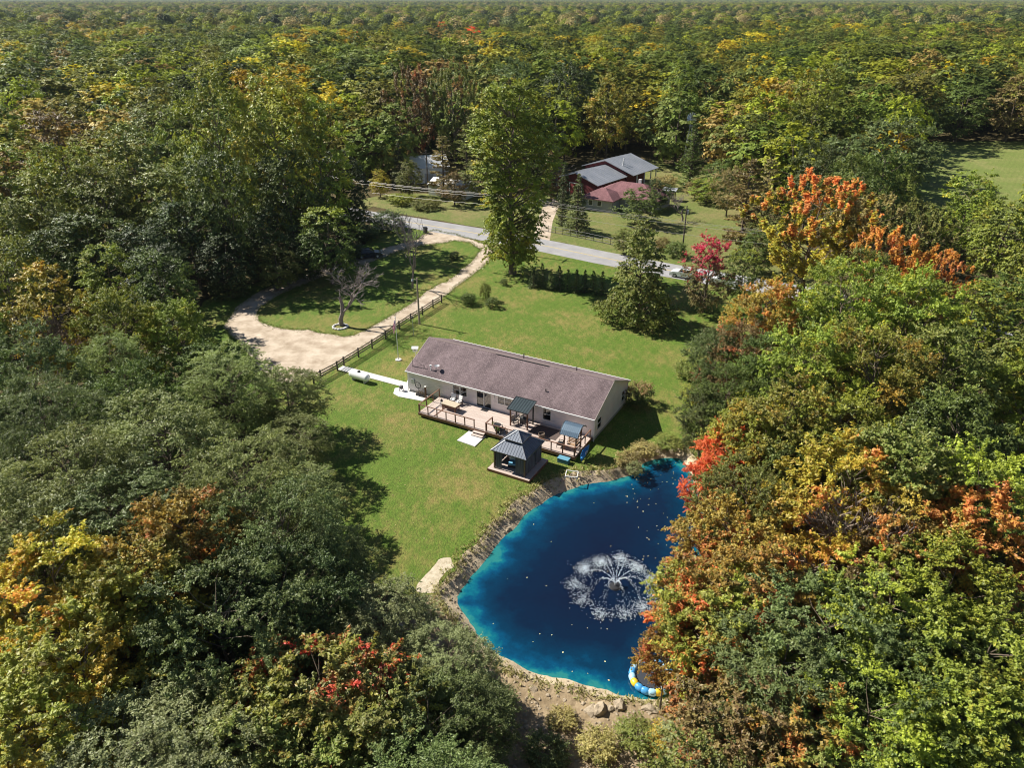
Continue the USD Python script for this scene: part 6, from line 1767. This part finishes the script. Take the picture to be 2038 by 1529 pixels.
# local x runs along the ridge away from the road, y to the left; two roof sections, the farther one higher
def gable(owner, x0, x1, yl, yr, ye_l, ye_r, yc, zr, zl, z_r, roofm, wallm, wall_to):
    g = G()
    for sy, ze in ((yl, zl), (yr, z_r)):
        q = [(x0, yc, zr), (x1, yc, zr), (x1, sy, ze), (x0, sy, ze)]
        g.add(np.vstack(plate(q, .12).v), np.vstack(plate(q, .12).f))
    r = part(owner, 'roof', g, roofm)
    s = G()
    for sy, ze in ((yl, zl), (yr, z_r)):
        nrb = int((x1 - x0) / .9)
        for k in range(nrb + 1):
            x = x0 + .05 + (x1 - x0 - .1) * k / nrb
            s.beam((x, yc, zr + .02), (x, sy, ze + .02), .06, .05)
    part(r, 'roof_seams', s, roofm, kind='stuff')
    if wallm:
        w_ = G()
        for x in (x0 + .5, wall_to):
            m_ = trimesh.creation.extrude_polygon(Polygon([(ye_r, 0), (ye_l, 0), (ye_l, zl - .05), (yc, zr - .15), (ye_r, z_r - .05)]), .15, engine='earcut')
            vv_ = np.array(m_.vertices)
            w_.add(np.stack([x + vv_[:, 2], vv_[:, 0], vv_[:, 1]], 1), m_.faces)
        w_.box(x0 + .5, wall_to, ye_l - .15, ye_l, 0, zl - .02).box(x0 + .5, wall_to, ye_r, ye_r + .15, 0, z_r - .02)
        part(owner, 'wall', w_, wallm)
    return r


gable(barn, 0, 12.5, 6.0, -6.2, 5.4, -5.6, 0, 5.0, 3.2, 3.0, barn_metal, red_board, 12.3)
gable(barn, 12.2, 24.0, 6.5, -8.0, 5.8, -6.0, 0, 6.0, 4.0, 3.5, barn_metal, red_board, 20.5)
for x in (14.5, 18, 21, 23.5):
    part(barn, 'porch_post', G().box(x - .1, x + .1, -7.7, -7.5, 0, 3.55), white_mat)
dd = part(barn, 'door', G().box(.38, .49, -1.7, 1.7, 0, 2.7), mat('barn_door', (.3, .05, .05), .6))
part(dd, 'door_trim', G().box(.34, .379, -1.75, 1.75, 2.6, 2.75).box(.34, .379, -1.75, -1.6, 0, 2.6).box(.34, .379, 1.6, 1.75, 0, 2.6), white_mat)
part(barn, 'vent_pipe', G().cyl(14.6, -3.6, 4.6, 6.2, .12, 8), white_mat)
part(barn, 'vent_pipe', G().cyl(15.8, -3.0, 4.6, 6.4, .12, 8), white_mat)

mh = thing('maroon_roofed_house', 'low house with a maroon hip roof in front of the red barn', 'house', (24.6, 161.6, 0), -.56)
def hip_house(owner, cx, cy, hx, hy, ze, zr, roofm, wallm):
    part(owner, 'wall', G().box(cx - hx + .5, cx + hx - .5, cy - hy + .5, cy + hy - .5, 0, ze), wallm)
    rx = max(hx - hy, .3)
    lo = [(cx - hx, cy - hy, ze), (cx + hx, cy - hy, ze), (cx + hx, cy + hy, ze), (cx - hx, cy + hy, ze)]
    A, B = (cx - rx, cy, zr), (cx + rx, cy, zr)
    v = np.array(lo + [A, B] + [tuple(np.array(p) - [0, 0, .15]) for p in lo], float)
    m_ = trimesh.Trimesh(v, [[0, 1, 5], [0, 5, 4], [1, 2, 5], [2, 3, 4], [2, 4, 5], [3, 0, 4], [0, 6, 7], [0, 7, 1], [1, 7, 8], [1, 8, 2], [2, 8, 9], [2, 9, 3], [3, 9, 6], [3, 6, 0], [6, 8, 7], [6, 9, 8]], process=False)
    part(owner, 'roof', m_, roofm)


tan_wall = mat('grey_house_wall', (.3, .3, .31), .8)
hip_house(mh, 1.0, .6, 7.6, 5.0, 2.6, 4.9, maroon_mat, tan_wall)
hip_house(mh, -3.2, -4.6, 4.0, 3.6, 2.5, 4.3, maroon_mat, tan_wall)
part(mh, 'chimney', G().box(2.2, 2.8, .9, 1.5, 4.2, 5.6), white_mat)
for x in (-4.6, -2.6):
    fr = part(mh, 'window', G().box(x - .5, x + .5, -7.75, -7.702, 1.0, 2.2), white_mat)
    part(fr, 'pane', G().box(x - .42, x + .42, -7.77, -7.752, 1.08, 2.12), car_glass)
o = thing('garden_shelter', 'small open garden shelter with a pale flat roof in the far yard', 'shelter', at(1331, 398), -.4)
for x in (-1.2, 1.2):
    for y in (-.8, .8):
        part(o, 'post', G().box(x - .08, x + .08, y - .08, y + .08, 0, 2.2), cedar_wood)
part(o, 'roof', plate([(-1.6, -1.2, 2.25), (1.6, -1.2, 2.25), (1.6, 1.2, 2.5), (-1.6, 1.2, 2.5)], .12), grey_metal)
o = thing('windmill', 'old metal windmill on a tall lattice tower behind the dark cedar', 'windmill', at(1366, 338))
for sx in (-1, 1):
    for sy in (-1, 1):
        part(o, 'tower_leg', G().beam((sx * 1.15, sy * 1.15, 0), (sx * .12, sy * .12, 12.2), .09, .09), grey_metal)
br_ = G()
for k in range(6):
    z, r_ = 1.5 + k * 1.8, 1.15 - (1.5 + k * 1.8) / 12.2 * 1.03
    for (x0, y0), (x1, y1) in (((-1, -1), (1, -1)), ((1, -1), (1, 1)), ((1, 1), (-1, 1)), ((-1, 1), (-1, -1))):
        br_.beam((x0 * r_, y0 * r_, z), (x1 * r_, y1 * r_, z), .04, .04)
part(o, 'tower_braces', br_, grey_metal)
part(o, 'platform', G().cyl(0, 0, 11.0, 11.08, .6, 10), grey_metal)
for k in range(12):
    an = k * math.pi / 6
    c_, s_ = math.cos(an), math.sin(an)
    part(o, 'blade', G().hexa([(c_ * .35 - s_ * .08, -.35, 13.0 + s_ * .35 + c_ * .08), (c_ * .35 + s_ * .08, -.28, 13.0 + s_ * .35 - c_ * .08), (c_ * 1.3 + s_ * .22, -.25, 13.0 + s_ * 1.3 - c_ * .22), (c_ * 1.3 - s_ * .22, -.42, 13.0 + s_ * 1.3 + c_ * .22)],
                              [(c_ * .35 - s_ * .08, -.33, 13.0 + s_ * .35 + c_ * .08), (c_ * .35 + s_ * .08, -.26, 13.0 + s_ * .35 - c_ * .08), (c_ * 1.3 + s_ * .22, -.23, 13.0 + s_ * 1.3 - c_ * .22), (c_ * 1.3 - s_ * .22, -.4, 13.0 + s_ * 1.3 + c_ * .22)]), cap_mat)
part(o, 'hub', G().tube([[0, -.5, 13.0], [0, .3, 13.0]], .14, 10).cyl(0, 0, 12.1, 12.95, .08, 8), grey_metal)
part(o, 'tail_vane', G().beam((0, .3, 13.0), (0, 1.4, 13.0), .05, .05).box(-.015, .015, 1.4, 2.3, 12.6, 13.4), cap_mat)


def shed(label, loc, rz, hx, hy, ze, zr):
    s = thing('metal_shed', label, 'shed', loc, rz)
    w_ = G()
    for x in (-hx, hx - .15):
        m_ = trimesh.creation.extrude_polygon(Polygon([(-hy, 0), (hy, 0), (hy, ze), (0, zr - .1), (-hy, ze)]), .15, engine='earcut')
        vv_ = np.array(m_.vertices)
        w_.add(np.stack([x + vv_[:, 2], vv_[:, 0], vv_[:, 1]], 1), m_.faces)
    w_.box(-hx + .15, hx - .15, -hy, -hy + .15, 0, ze).box(-hx + .15, hx - .15, hy - .15, hy, 0, ze)
    part(s, 'wall', w_, white_mat)
    g_ = G()
    for sy in (-1, 1):
        pl_ = plate([(-hx - .2, 0, zr), (hx + .2, 0, zr), (hx + .2, sy * (hy + .3), ze - .05), (-hx - .2, sy * (hy + .3), ze - .05)], .1)
        g_.add(np.vstack(pl_.v), np.vstack(pl_.f))
    part(s, 'roof', g_, mat('white_metal_roof', (.7, .7, .7), .4, var=.08) if not stage.GetPrimAtPath(LOOKS + 'white_metal_roof') else UsdShade.Material.Get(stage, LOOKS + 'white_metal_roof'))
    dd = part(s, 'door', G().box(-hx * .4, hx * .1, -hy - .05, -hy - .002, 0, 2.3), grey_metal)
    part(dd, 'door_frame', G().box(-hx * .4 - .1, hx * .1 + .1, -hy - .07, -hy - .052, 2.3, 2.42), white_mat)


shed('white shed with a steep white metal roof behind the roadside pines', at(853, 358), .35, 4.4, 3.4, 3.6, 6.0)
shed('low white shed with a long roof right of the steep roofed one', at(902, 388), -.5, 5.0, 2.6, 2.4, 3.6)

# ------------------------------------------------------------------ poles, wires, far fence
WIRE_A, WIRE_B = np.array([-28.0, 142.0]), np.array([29.0, 112.0])
wd_ = (WIRE_B - WIRE_A) / np.linalg.norm(WIRE_B - WIRE_A)
pole_at = [WIRE_A - wd_ * 26, np.array(WIRE_A + wd_ * 31.0), WIRE_B + wd_ * 24]
plab = ['roadside power pole in the trees at the left end of the wires', 'roadside power pole hidden in the tall poplar', 'roadside power pole in the trees at the right end of the wires']
nrm_ = np.array([-wd_[1], wd_[0]])
for p, lb in zip(pole_at, plab):
    o = thing('power_pole', lb, 'power pole', (*p, 0), math.atan2(wd_[1], wd_[0]))
    part(o, 'shaft', G().cyl(0, 0, -.2, 10.4, .16, 10, .11), pole_wood)
    ca = part(o, 'crossarm', G().box(-.06, .06, -1.2, 1.2, 9.5, 9.65), pole_wood)
    for y in (-1.1, 0.35, 1.1):
        part(ca, 'insulator', G().cyl(0, y, 9.65, 9.83, .05, 8), grey_metal)
wire_mat = mat('power_line_wire', (.36, .34, .32), .4, metallic=.3)
for k, (off, z) in enumerate(((-1.1, 9.83), (.35, 9.83), (1.1, 9.83), (0, 8.3))):
    g_ = G()
    for a_, b_ in zip(pole_at[:-1], pole_at[1:]):
        t = np.linspace(0, 1, 25)
        p = a_ + (b_ - a_) * t[:, None] + nrm_ * off
        g_.tube(np.c_[p, z - 1.0 * 4 * t * (1 - t) * (.7 if k < 3 else .9)], .015, 4)
    solo('power_line', g_, wire_mat, ['power line wire nearest the lawn', 'middle power line wire', 'power line wire nearest the road', 'lowest power line cable'][k] + ' strung along the paved road', 'power line', 'wires along the road')
o = thing('utility_pole', 'slim brown utility pole beside the roadside shrubs', 'pole', at(1357, 507))
part(o, 'shaft', G().cyl(0, 0, -.2, 8.6, .14, 10, .1), fence_wood)
part(o, 'transformer', G().cyl(.25, 0, 7.2, 7.9, .16, 10), grey_metal)
o = thing('utility_pole', 'tall dark utility pole in front of the steep roofed white shed', 'pole', at(852, 379))
part(o, 'shaft', G().cyl(0, 0, -.2, 9.2, .17, 10, .12), fence_wood)
part(o, 'crossarm', G().box(-.9, .9, -.06, .06, 8.4, 8.52), fence_wood)
ff = thing('mesh_fence', 'low dark mesh fence along the far side of the road', 'fence')
fa = [at(x, y) for x, y in ((1078, 459), (1120, 467), (1165, 476), (1215, 487), (1265, 498), (1310, 507))]
pts = []
for a_, b_ in zip(fa[:-1], fa[1:]):
    for k in range(3):
        pts.append(a_ + (b_ - a_) * k / 3)
pts.append(fa[-1])
for p in pts:
    part(ff, 'post', G().cyl(p[0], p[1], -.1, 1.25, .05, 6), dark_metal)
for z in (.15, .65, 1.2):
    part(ff, 'rail', G().tube([p + [0, 0, z] for p in pts], .03, 4), dark_metal)
mw = G()
for a_, b_ in zip(pts[:-1], pts[1:]):
    for k in range(1, 14):
        p = a_ + (b_ - a_) * k / 14
        mw.tube([p + [0, 0, .15], p + [0, 0, 1.2]], .008, 3, cap=False)
part(ff, 'mesh_wires', mw, dark_metal)

# ------------------------------------------------------------------ pond: fountain, trampoline, leaves, stones
r6 = np.random.default_rng(77)
FX, FY = at(1224, 1168, WATER_Z)[:2]
spray_mat = usdkit.material(stage, LOOKS + 'water_spray', {"p": ("principled_bsdf", {"base_color": (.86, .93, .97), "roughness": .25}), "t": ("transparent_bsdf", {}), "m": ("mix_closure", {"fac": .25})},
                            [("p.BSDF", "m.closure1"), ("t.BSDF", "m.closure2")], surface="m.closure")
ft = thing('fountain', 'floating pond fountain throwing white jets of water in a ring', 'fountain', (FX, FY, WATER_Z))
part(ft, 'float', G().revolve([(0, -.1), (.42, -.1), (.5, .02), (.42, .12), (.16, .16), (0, .18)], sections=20), black_mat)
part(ft, 'nozzle', G().cyl(0, 0, .18, .36, .08, 10), grey_metal)
octa = np.array([[1, 0, 0], [-1, 0, 0], [0, 1, 0], [0, -1, 0], [0, 0, 1], [0, 0, -1]], float)
octf = np.array([[0, 2, 4], [2, 1, 4], [1, 3, 4], [3, 0, 4], [2, 0, 5], [1, 2, 5], [3, 1, 5], [0, 3, 5]])


def drops(P, r):
    n = len(P)
    v = (P[:, None] + octa[None] * np.asarray(r)[:, None, None]).reshape(-1, 3)
    return v, (np.arange(n)[:, None, None] * 6 + octf[None]).reshape(-1, 3)


NJ = 11
land = []
for j in range(NJ):
    an = j * 2 * math.pi / NJ + .2 + r6.normal(0, .05)
    RJ, HJ = 3.0 * r6.uniform(.9, 1.1), 1.35 * r6.uniform(.8, 1.2)
    n = 130
    t = r6.uniform(0, 1, n) ** 1.15
    sp_ = .03 + .4 * t ** 2
    rad = t * RJ
    z = .34 + 4 * HJ * t * (1 - t) - .34 * t
    P_ = np.c_[rad * math.cos(an), rad * math.sin(an), z] + r6.normal(0, 1, (n, 3)) * sp_[:, None] * [.5, .5, .4]
    P_[:, 2] = np.maximum(P_[:, 2], .01)
    part(ft, 'jet', drops(P_, r6.uniform(.02, .042, n) * (1.1 - .45 * t)), spray_mat, kind='stuff')
    m = int(230 * r6.uniform(.5, 1.6))
    q = np.c_[RJ * math.cos(an), RJ * math.sin(an)] + r6.normal(0, .34, (m, 2))
    land.append(np.c_[q, np.abs(r6.normal(.02, .12, m))])
m = 700
aa, ra_ = r6.uniform(0, 6.283, m), 2.9 + r6.normal(0, .6, m)
land.append(np.c_[ra_ * np.cos(aa), ra_ * np.sin(aa), np.abs(r6.normal(.01, .05, m))])
land = np.vstack(land)
part(ft, 'splash', drops(land, r6.uniform(.018, .048, len(land))), spray_mat, kind='stuff')

TX, TY = at(1297, 1348, WATER_Z + .2)[:2]
tr = thing('water_trampoline', 'floating blue and yellow inflatable trampoline at the near end of the pond', 'trampoline', (TX, TY, WATER_Z), .3)
cols_ = {'blue': mat('blue_vinyl', (.06, .3, .62), .35), 'light': mat('light_blue_vinyl', (.35, .6, .75), .35), 'yellow': mat('yellow_vinyl', (.75, .5, .03), .35), 'white': mat('white_vinyl', (.7, .74, .76), .35)}
order = ['light', 'white', 'light', 'blue', 'light', 'yellow', 'blue', 'blue', 'light', 'yellow', 'light', 'blue', 'light', 'white', 'blue', 'light', 'blue', 'light']
for k, cname in enumerate(order):
    aa = np.linspace(k, k + 1, 6) * 2 * math.pi / len(order) + 1.3
    rr_ = np.array([.2, .245, .25, .25, .245, .2])
    part(tr, 'tube_segment', G().tube(np.c_[1.3 * np.cos(aa), 1.3 * np.sin(aa), np.full(6, .22)], rr_, 12), cols_[cname], smooth=50)
part(tr, 'bounce_mat', G().cyl(0, 0, .28, .3, 1.0, 24), mat('black_net', (.03, .035, .045), .8))
sp2 = G()
for k in range(36):
    an = k * math.pi / 18
    sp2.tube([[.99 * math.cos(an), .99 * math.sin(an), .29], [1.14 * math.cos(an), 1.14 * math.sin(an), .33]], .012, 3)
part(tr, 'springs', sp2, grey_metal)
for k in (3, 8, 12):
    an = (k + .5) * 2 * math.pi / len(order) + 1.3
    part(tr, 'handle', G().tube([[1.5 * math.cos(an - .09), 1.5 * math.sin(an - .09), .32], [1.62 * math.cos(an), 1.62 * math.sin(an), .36], [1.5 * math.cos(an + .09), 1.5 * math.sin(an + .09), .32]], .02, 5), black_mat)

# leaves afloat
n = 210
x0, y0, x1, y1 = water_poly.bounds
P_ = np.c_[r6.uniform(x0, x1, n * 4), r6.uniform(y0, y1, n * 4)]
P_ = P_[shapely.contains_xy(water_poly.buffer(-.4), P_[:, 0], P_[:, 1])]
wgt = np.where(P_[:, 0] > at(1250, 1000)[0], .8, .12) * np.clip(4 * meshkit.fbm(np.c_[P_ * .25, np.zeros(len(P_))], 3, 6) - 1.4, .05, 1)
P_ = P_[r6.uniform(0, 1, len(P_)) < wgt]
nr_ = np.tile([0, 0, 1.0], (len(P_), 1)) + r6.normal(0, .12, (len(P_), 3))
v, f, tn = leaves(r6, np.c_[P_, np.full(len(P_), WATER_Z + .012)], nr_, sphere_pts(r6, len(P_)), .13, .7, r6.uniform(0, 1, (len(P_), 3)))
solo('floating_leaves', (v, f), leaf_mat('leaves_pale_fallen', (.62, .55, .35), (.55, .42, .2), None, 'patch', 0, .1), 'pale fallen leaves scattered on the pond water', 'leaves', kind='stuff', attr={'leaf': tn})

# leaves fallen on the mown grass
n = 5200
x0, y0, x1, y1 = lawn_poly.bounds
P_ = np.c_[r6.uniform(x0, x1, n), r6.uniform(y0, y1, n)]
hp_ = Polygon([hw(x, y)[:2] for x, y in ((-12, -5), (-7.2, -9.7), (4, -9.7), (4, -14.6), (9.2, -14.6), (9.2, -9.7), (12, -9.7), (12, 5), (-12, 5))])
P_ = P_[shapely.contains_xy(lawn_poly.difference(hp_).difference(drive_poly), P_[:, 0], P_[:, 1])]
P_ = P_[r6.uniform(0, 1, len(P_)) < np.clip(4 * meshkit.fbm(np.c_[P_ * .12, np.zeros(len(P_))], 3, 16) - 1.3, .08, 1)]
v, f, tn = leaves(r6, np.c_[P_, np.full(len(P_), .03)], np.tile([0, 0, 1.0], (len(P_), 1)) + r6.normal(0, .4, (len(P_), 3)), sphere_pts(r6, len(P_)), .12, .7, r6.uniform(0, 1, (len(P_), 3)))
solo('fallen_leaves', (v, f), leaf_mat('leaves_on_grass', (.5, .4, .2), (.3, .2, .08), None, 'patch', 0, .1), 'dry fallen leaves scattered over the mown lawn', 'leaves', kind='stuff', attr={'leaf': tn})

# stones and clods on the clay and the bank
stone_mat = mat('clay_stone', (.24, .19, .13), .95, scale=3, color2=(.44, .36, .26), bump=.6, bscale=9, spec=.15)
icos = trimesh.creation.icosphere(1, 1.0)


def rock(rg, s):
    v = np.array(icos.vertices) * rg.uniform(.7, 1.25, (len(icos.vertices), 1)) * [s * rg.uniform(.8, 1.4), s * rg.uniform(.7, 1.1), s * rg.uniform(.4, .7)]
    an = rg.uniform(0, 6.28)
    c, s2 = math.cos(an), math.sin(an)
    return v @ np.array([[c, s2, 0], [-s2, c, 0], [0, 0, 1]])


sx0, sy0, sx1, sy1 = soil_poly.bounds
k = 0
while k < 60:
    p = np.array([r6.uniform(sx0, sx1), r6.uniform(sy0, sy1)])
    if not shapely.contains_xy(soil_poly.union(bank_poly.difference(water_poly.buffer(.4))), *p) or p[1] > at(1000, 1230)[1]:
        continue
    k += 1
    if k <= 26:
        z = float(soil_h(p[None])[0]) if shapely.contains_xy(soil_poly, *p) else float(bank_h(p[None])[0])
        solo('clay_boulder', (rock(r6, r6.uniform(.25, .6)) + [*p, z], icos.faces), stone_mat, 'brown boulder lying on the rough clay at the near end of the pond', 'boulder', 'boulders on the rough clay')
gv, gf = [], []
n0 = 0
zone = soil_poly.union(bank_poly.difference(water_poly.buffer(.15)))
bx0, by0, bx1, by1 = zone.bounds
P_ = np.c_[r6.uniform(bx0, bx1, 5200), r6.uniform(by0, by1, 5200)]
P_ = P_[shapely.contains_xy(zone, P_[:, 0], P_[:, 1])]
ins = shapely.contains_xy(soil_poly, P_[:, 0], P_[:, 1])
Zs = np.where(ins, soil_h(P_), bank_h(P_))
for p, z in zip(P_, Zs):
    gv.append(rock(r6, r6.uniform(.04, .14)) + [*p, z])
    gf.append(icos.faces + n0)
    n0 += len(icos.vertices)
solo('pond_rubble', (np.vstack(gv), np.vstack(gf)), stone_mat, 'small clods and stones strewn over the bank and clay round the pond', 'rubble', kind='stuff')
# pale sand spill on the lowest lawn
sp_poly = wobble(Polygon(gp([(846, 1150), (872, 1118), (897, 1111), (900, 1130), (868, 1152), (870, 1175), (838, 1178), (835, 1160)])), .8, 15, .25)
sand_lt = mat('pale_sand', (.36, .3, .2), .95, scale=2.5, color2=(.62, .54, .41), bump=.9, bscale=10, spec=.1)
solo('sand_patch', grid_region(sp_poly, .25, lambda p: .006 + .02 * meshkit.fbm(np.c_[p * 3, np.zeros(len(p))], 3, 4) * np.clip(shapely.distance(shapely.points(p), sp_poly.exterior) * 2, 0, 1), 9), sand_lt, 'pale sand spilled on the lowest tip of the lawn', 'sand', kind='structure')

# rough grass along the bank and clay
tuft_mat = leaf_mat('leaves_rough_grass', (.2, .2, .06), (.32, .27, .12), None, 'patch', 0, .3)
edge = bank_poly.exterior
pp = []
for d in np.arange(0, edge.length, .06):
    c = np.array(edge.interpolate(d).coords[0]) + r6.normal(0, .35, 2)
    pp.append(c)
extra = np.c_[r6.uniform(bx0, bx1, 3000), r6.uniform(by0, by1, 3000)]
extra = extra[shapely.contains_xy(soil_poly, extra[:, 0], extra[:, 1]) & (meshkit.fbm(np.c_[extra * .5, np.zeros(len(extra))], 3, 12) > .55)]
pp = np.vstack([np.array(pp), extra])
pp = pp[~shapely.contains_xy(water_poly.buffer(.1), pp[:, 0], pp[:, 1])]
k_ = 7
B = np.repeat(pp, k_, axis=0) + r6.normal(0, .08, (len(pp) * k_, 2))
inb = shapely.contains_xy(bank_poly, B[:, 0], B[:, 1])
zb = np.where(inb, bank_h(B), 0.0)
hh = r6.uniform(.15, .45, len(B))
ax_ = np.c_[r6.normal(0, .45, (len(B), 2)), np.ones(len(B))]
v, f, tn = leaves(r6, np.c_[B, zb + hh * .42], r6.normal(0, 1, (len(B), 3)), ax_, 1.0, .16, r6.uniform(0, 1, (len(B), 3)))
v = v.reshape(-1, 4, 3)
c0 = v.mean(1, keepdims=True)
v = (c0 + (v - c0) * (hh / 1.0)[:, None, None]).reshape(-1, 3)
solo('rough_grass', (v, f), tuft_mat, 'rough dry grass along the edge of the pond bank', 'grass', kind='stuff', attr={'leaf': tn})

# short grass creeping over the edges of the drive
pp = []
for rg in [drive_poly.exterior, *drive_poly.interiors]:
    for d in np.arange(0, rg.length, .045):
        pp.append(np.array(rg.interpolate(d).coords[0]) + r6.normal(0, .28, 2))
pp = np.array(pp)
B = np.repeat(pp, 5, axis=0) + r6.normal(0, .07, (len(pp) * 5, 2))
hh = r6.uniform(.06, .2, len(B))
v, f, tn = leaves(r6, np.c_[B, .013 + hh * .42], r6.normal(0, 1, (len(B), 3)), np.c_[r6.normal(0, .5, (len(B), 2)), np.ones(len(B))], 1.0, .3, r6.uniform(0, 1, (len(B), 3)))
v = v.reshape(-1, 4, 3)
c0 = v.mean(1, keepdims=True)
v = (c0 + (v - c0) * hh[:, None, None]).reshape(-1, 3)
solo('edge_grass', (v, f), leaf_mat('leaves_edge_grass', (.09, .14, .02), (.18, .17, .05), None, 'patch', 0, .3), 'short grass creeping over the edges of the gravel drive', 'grass', kind='stuff', attr={'leaf': tn})

# ------------------------------------------------------------------ the air
haze_mat = usdkit.material(stage, LOOKS + 'thin_haze', {"v": ("principled_volume", {"color": (.72, .82, .95), "density": HAZE, "anisotropy": 0.2})}, [], volume="v.volume") if HAZE else None
if HAZE:
    hb = G().box(-9400, 9400, -400, 9700, -4.5, 110)
    solo('haze', hb, haze_mat, 'thin blue haze over the far wood', 'haze', kind='stuff')
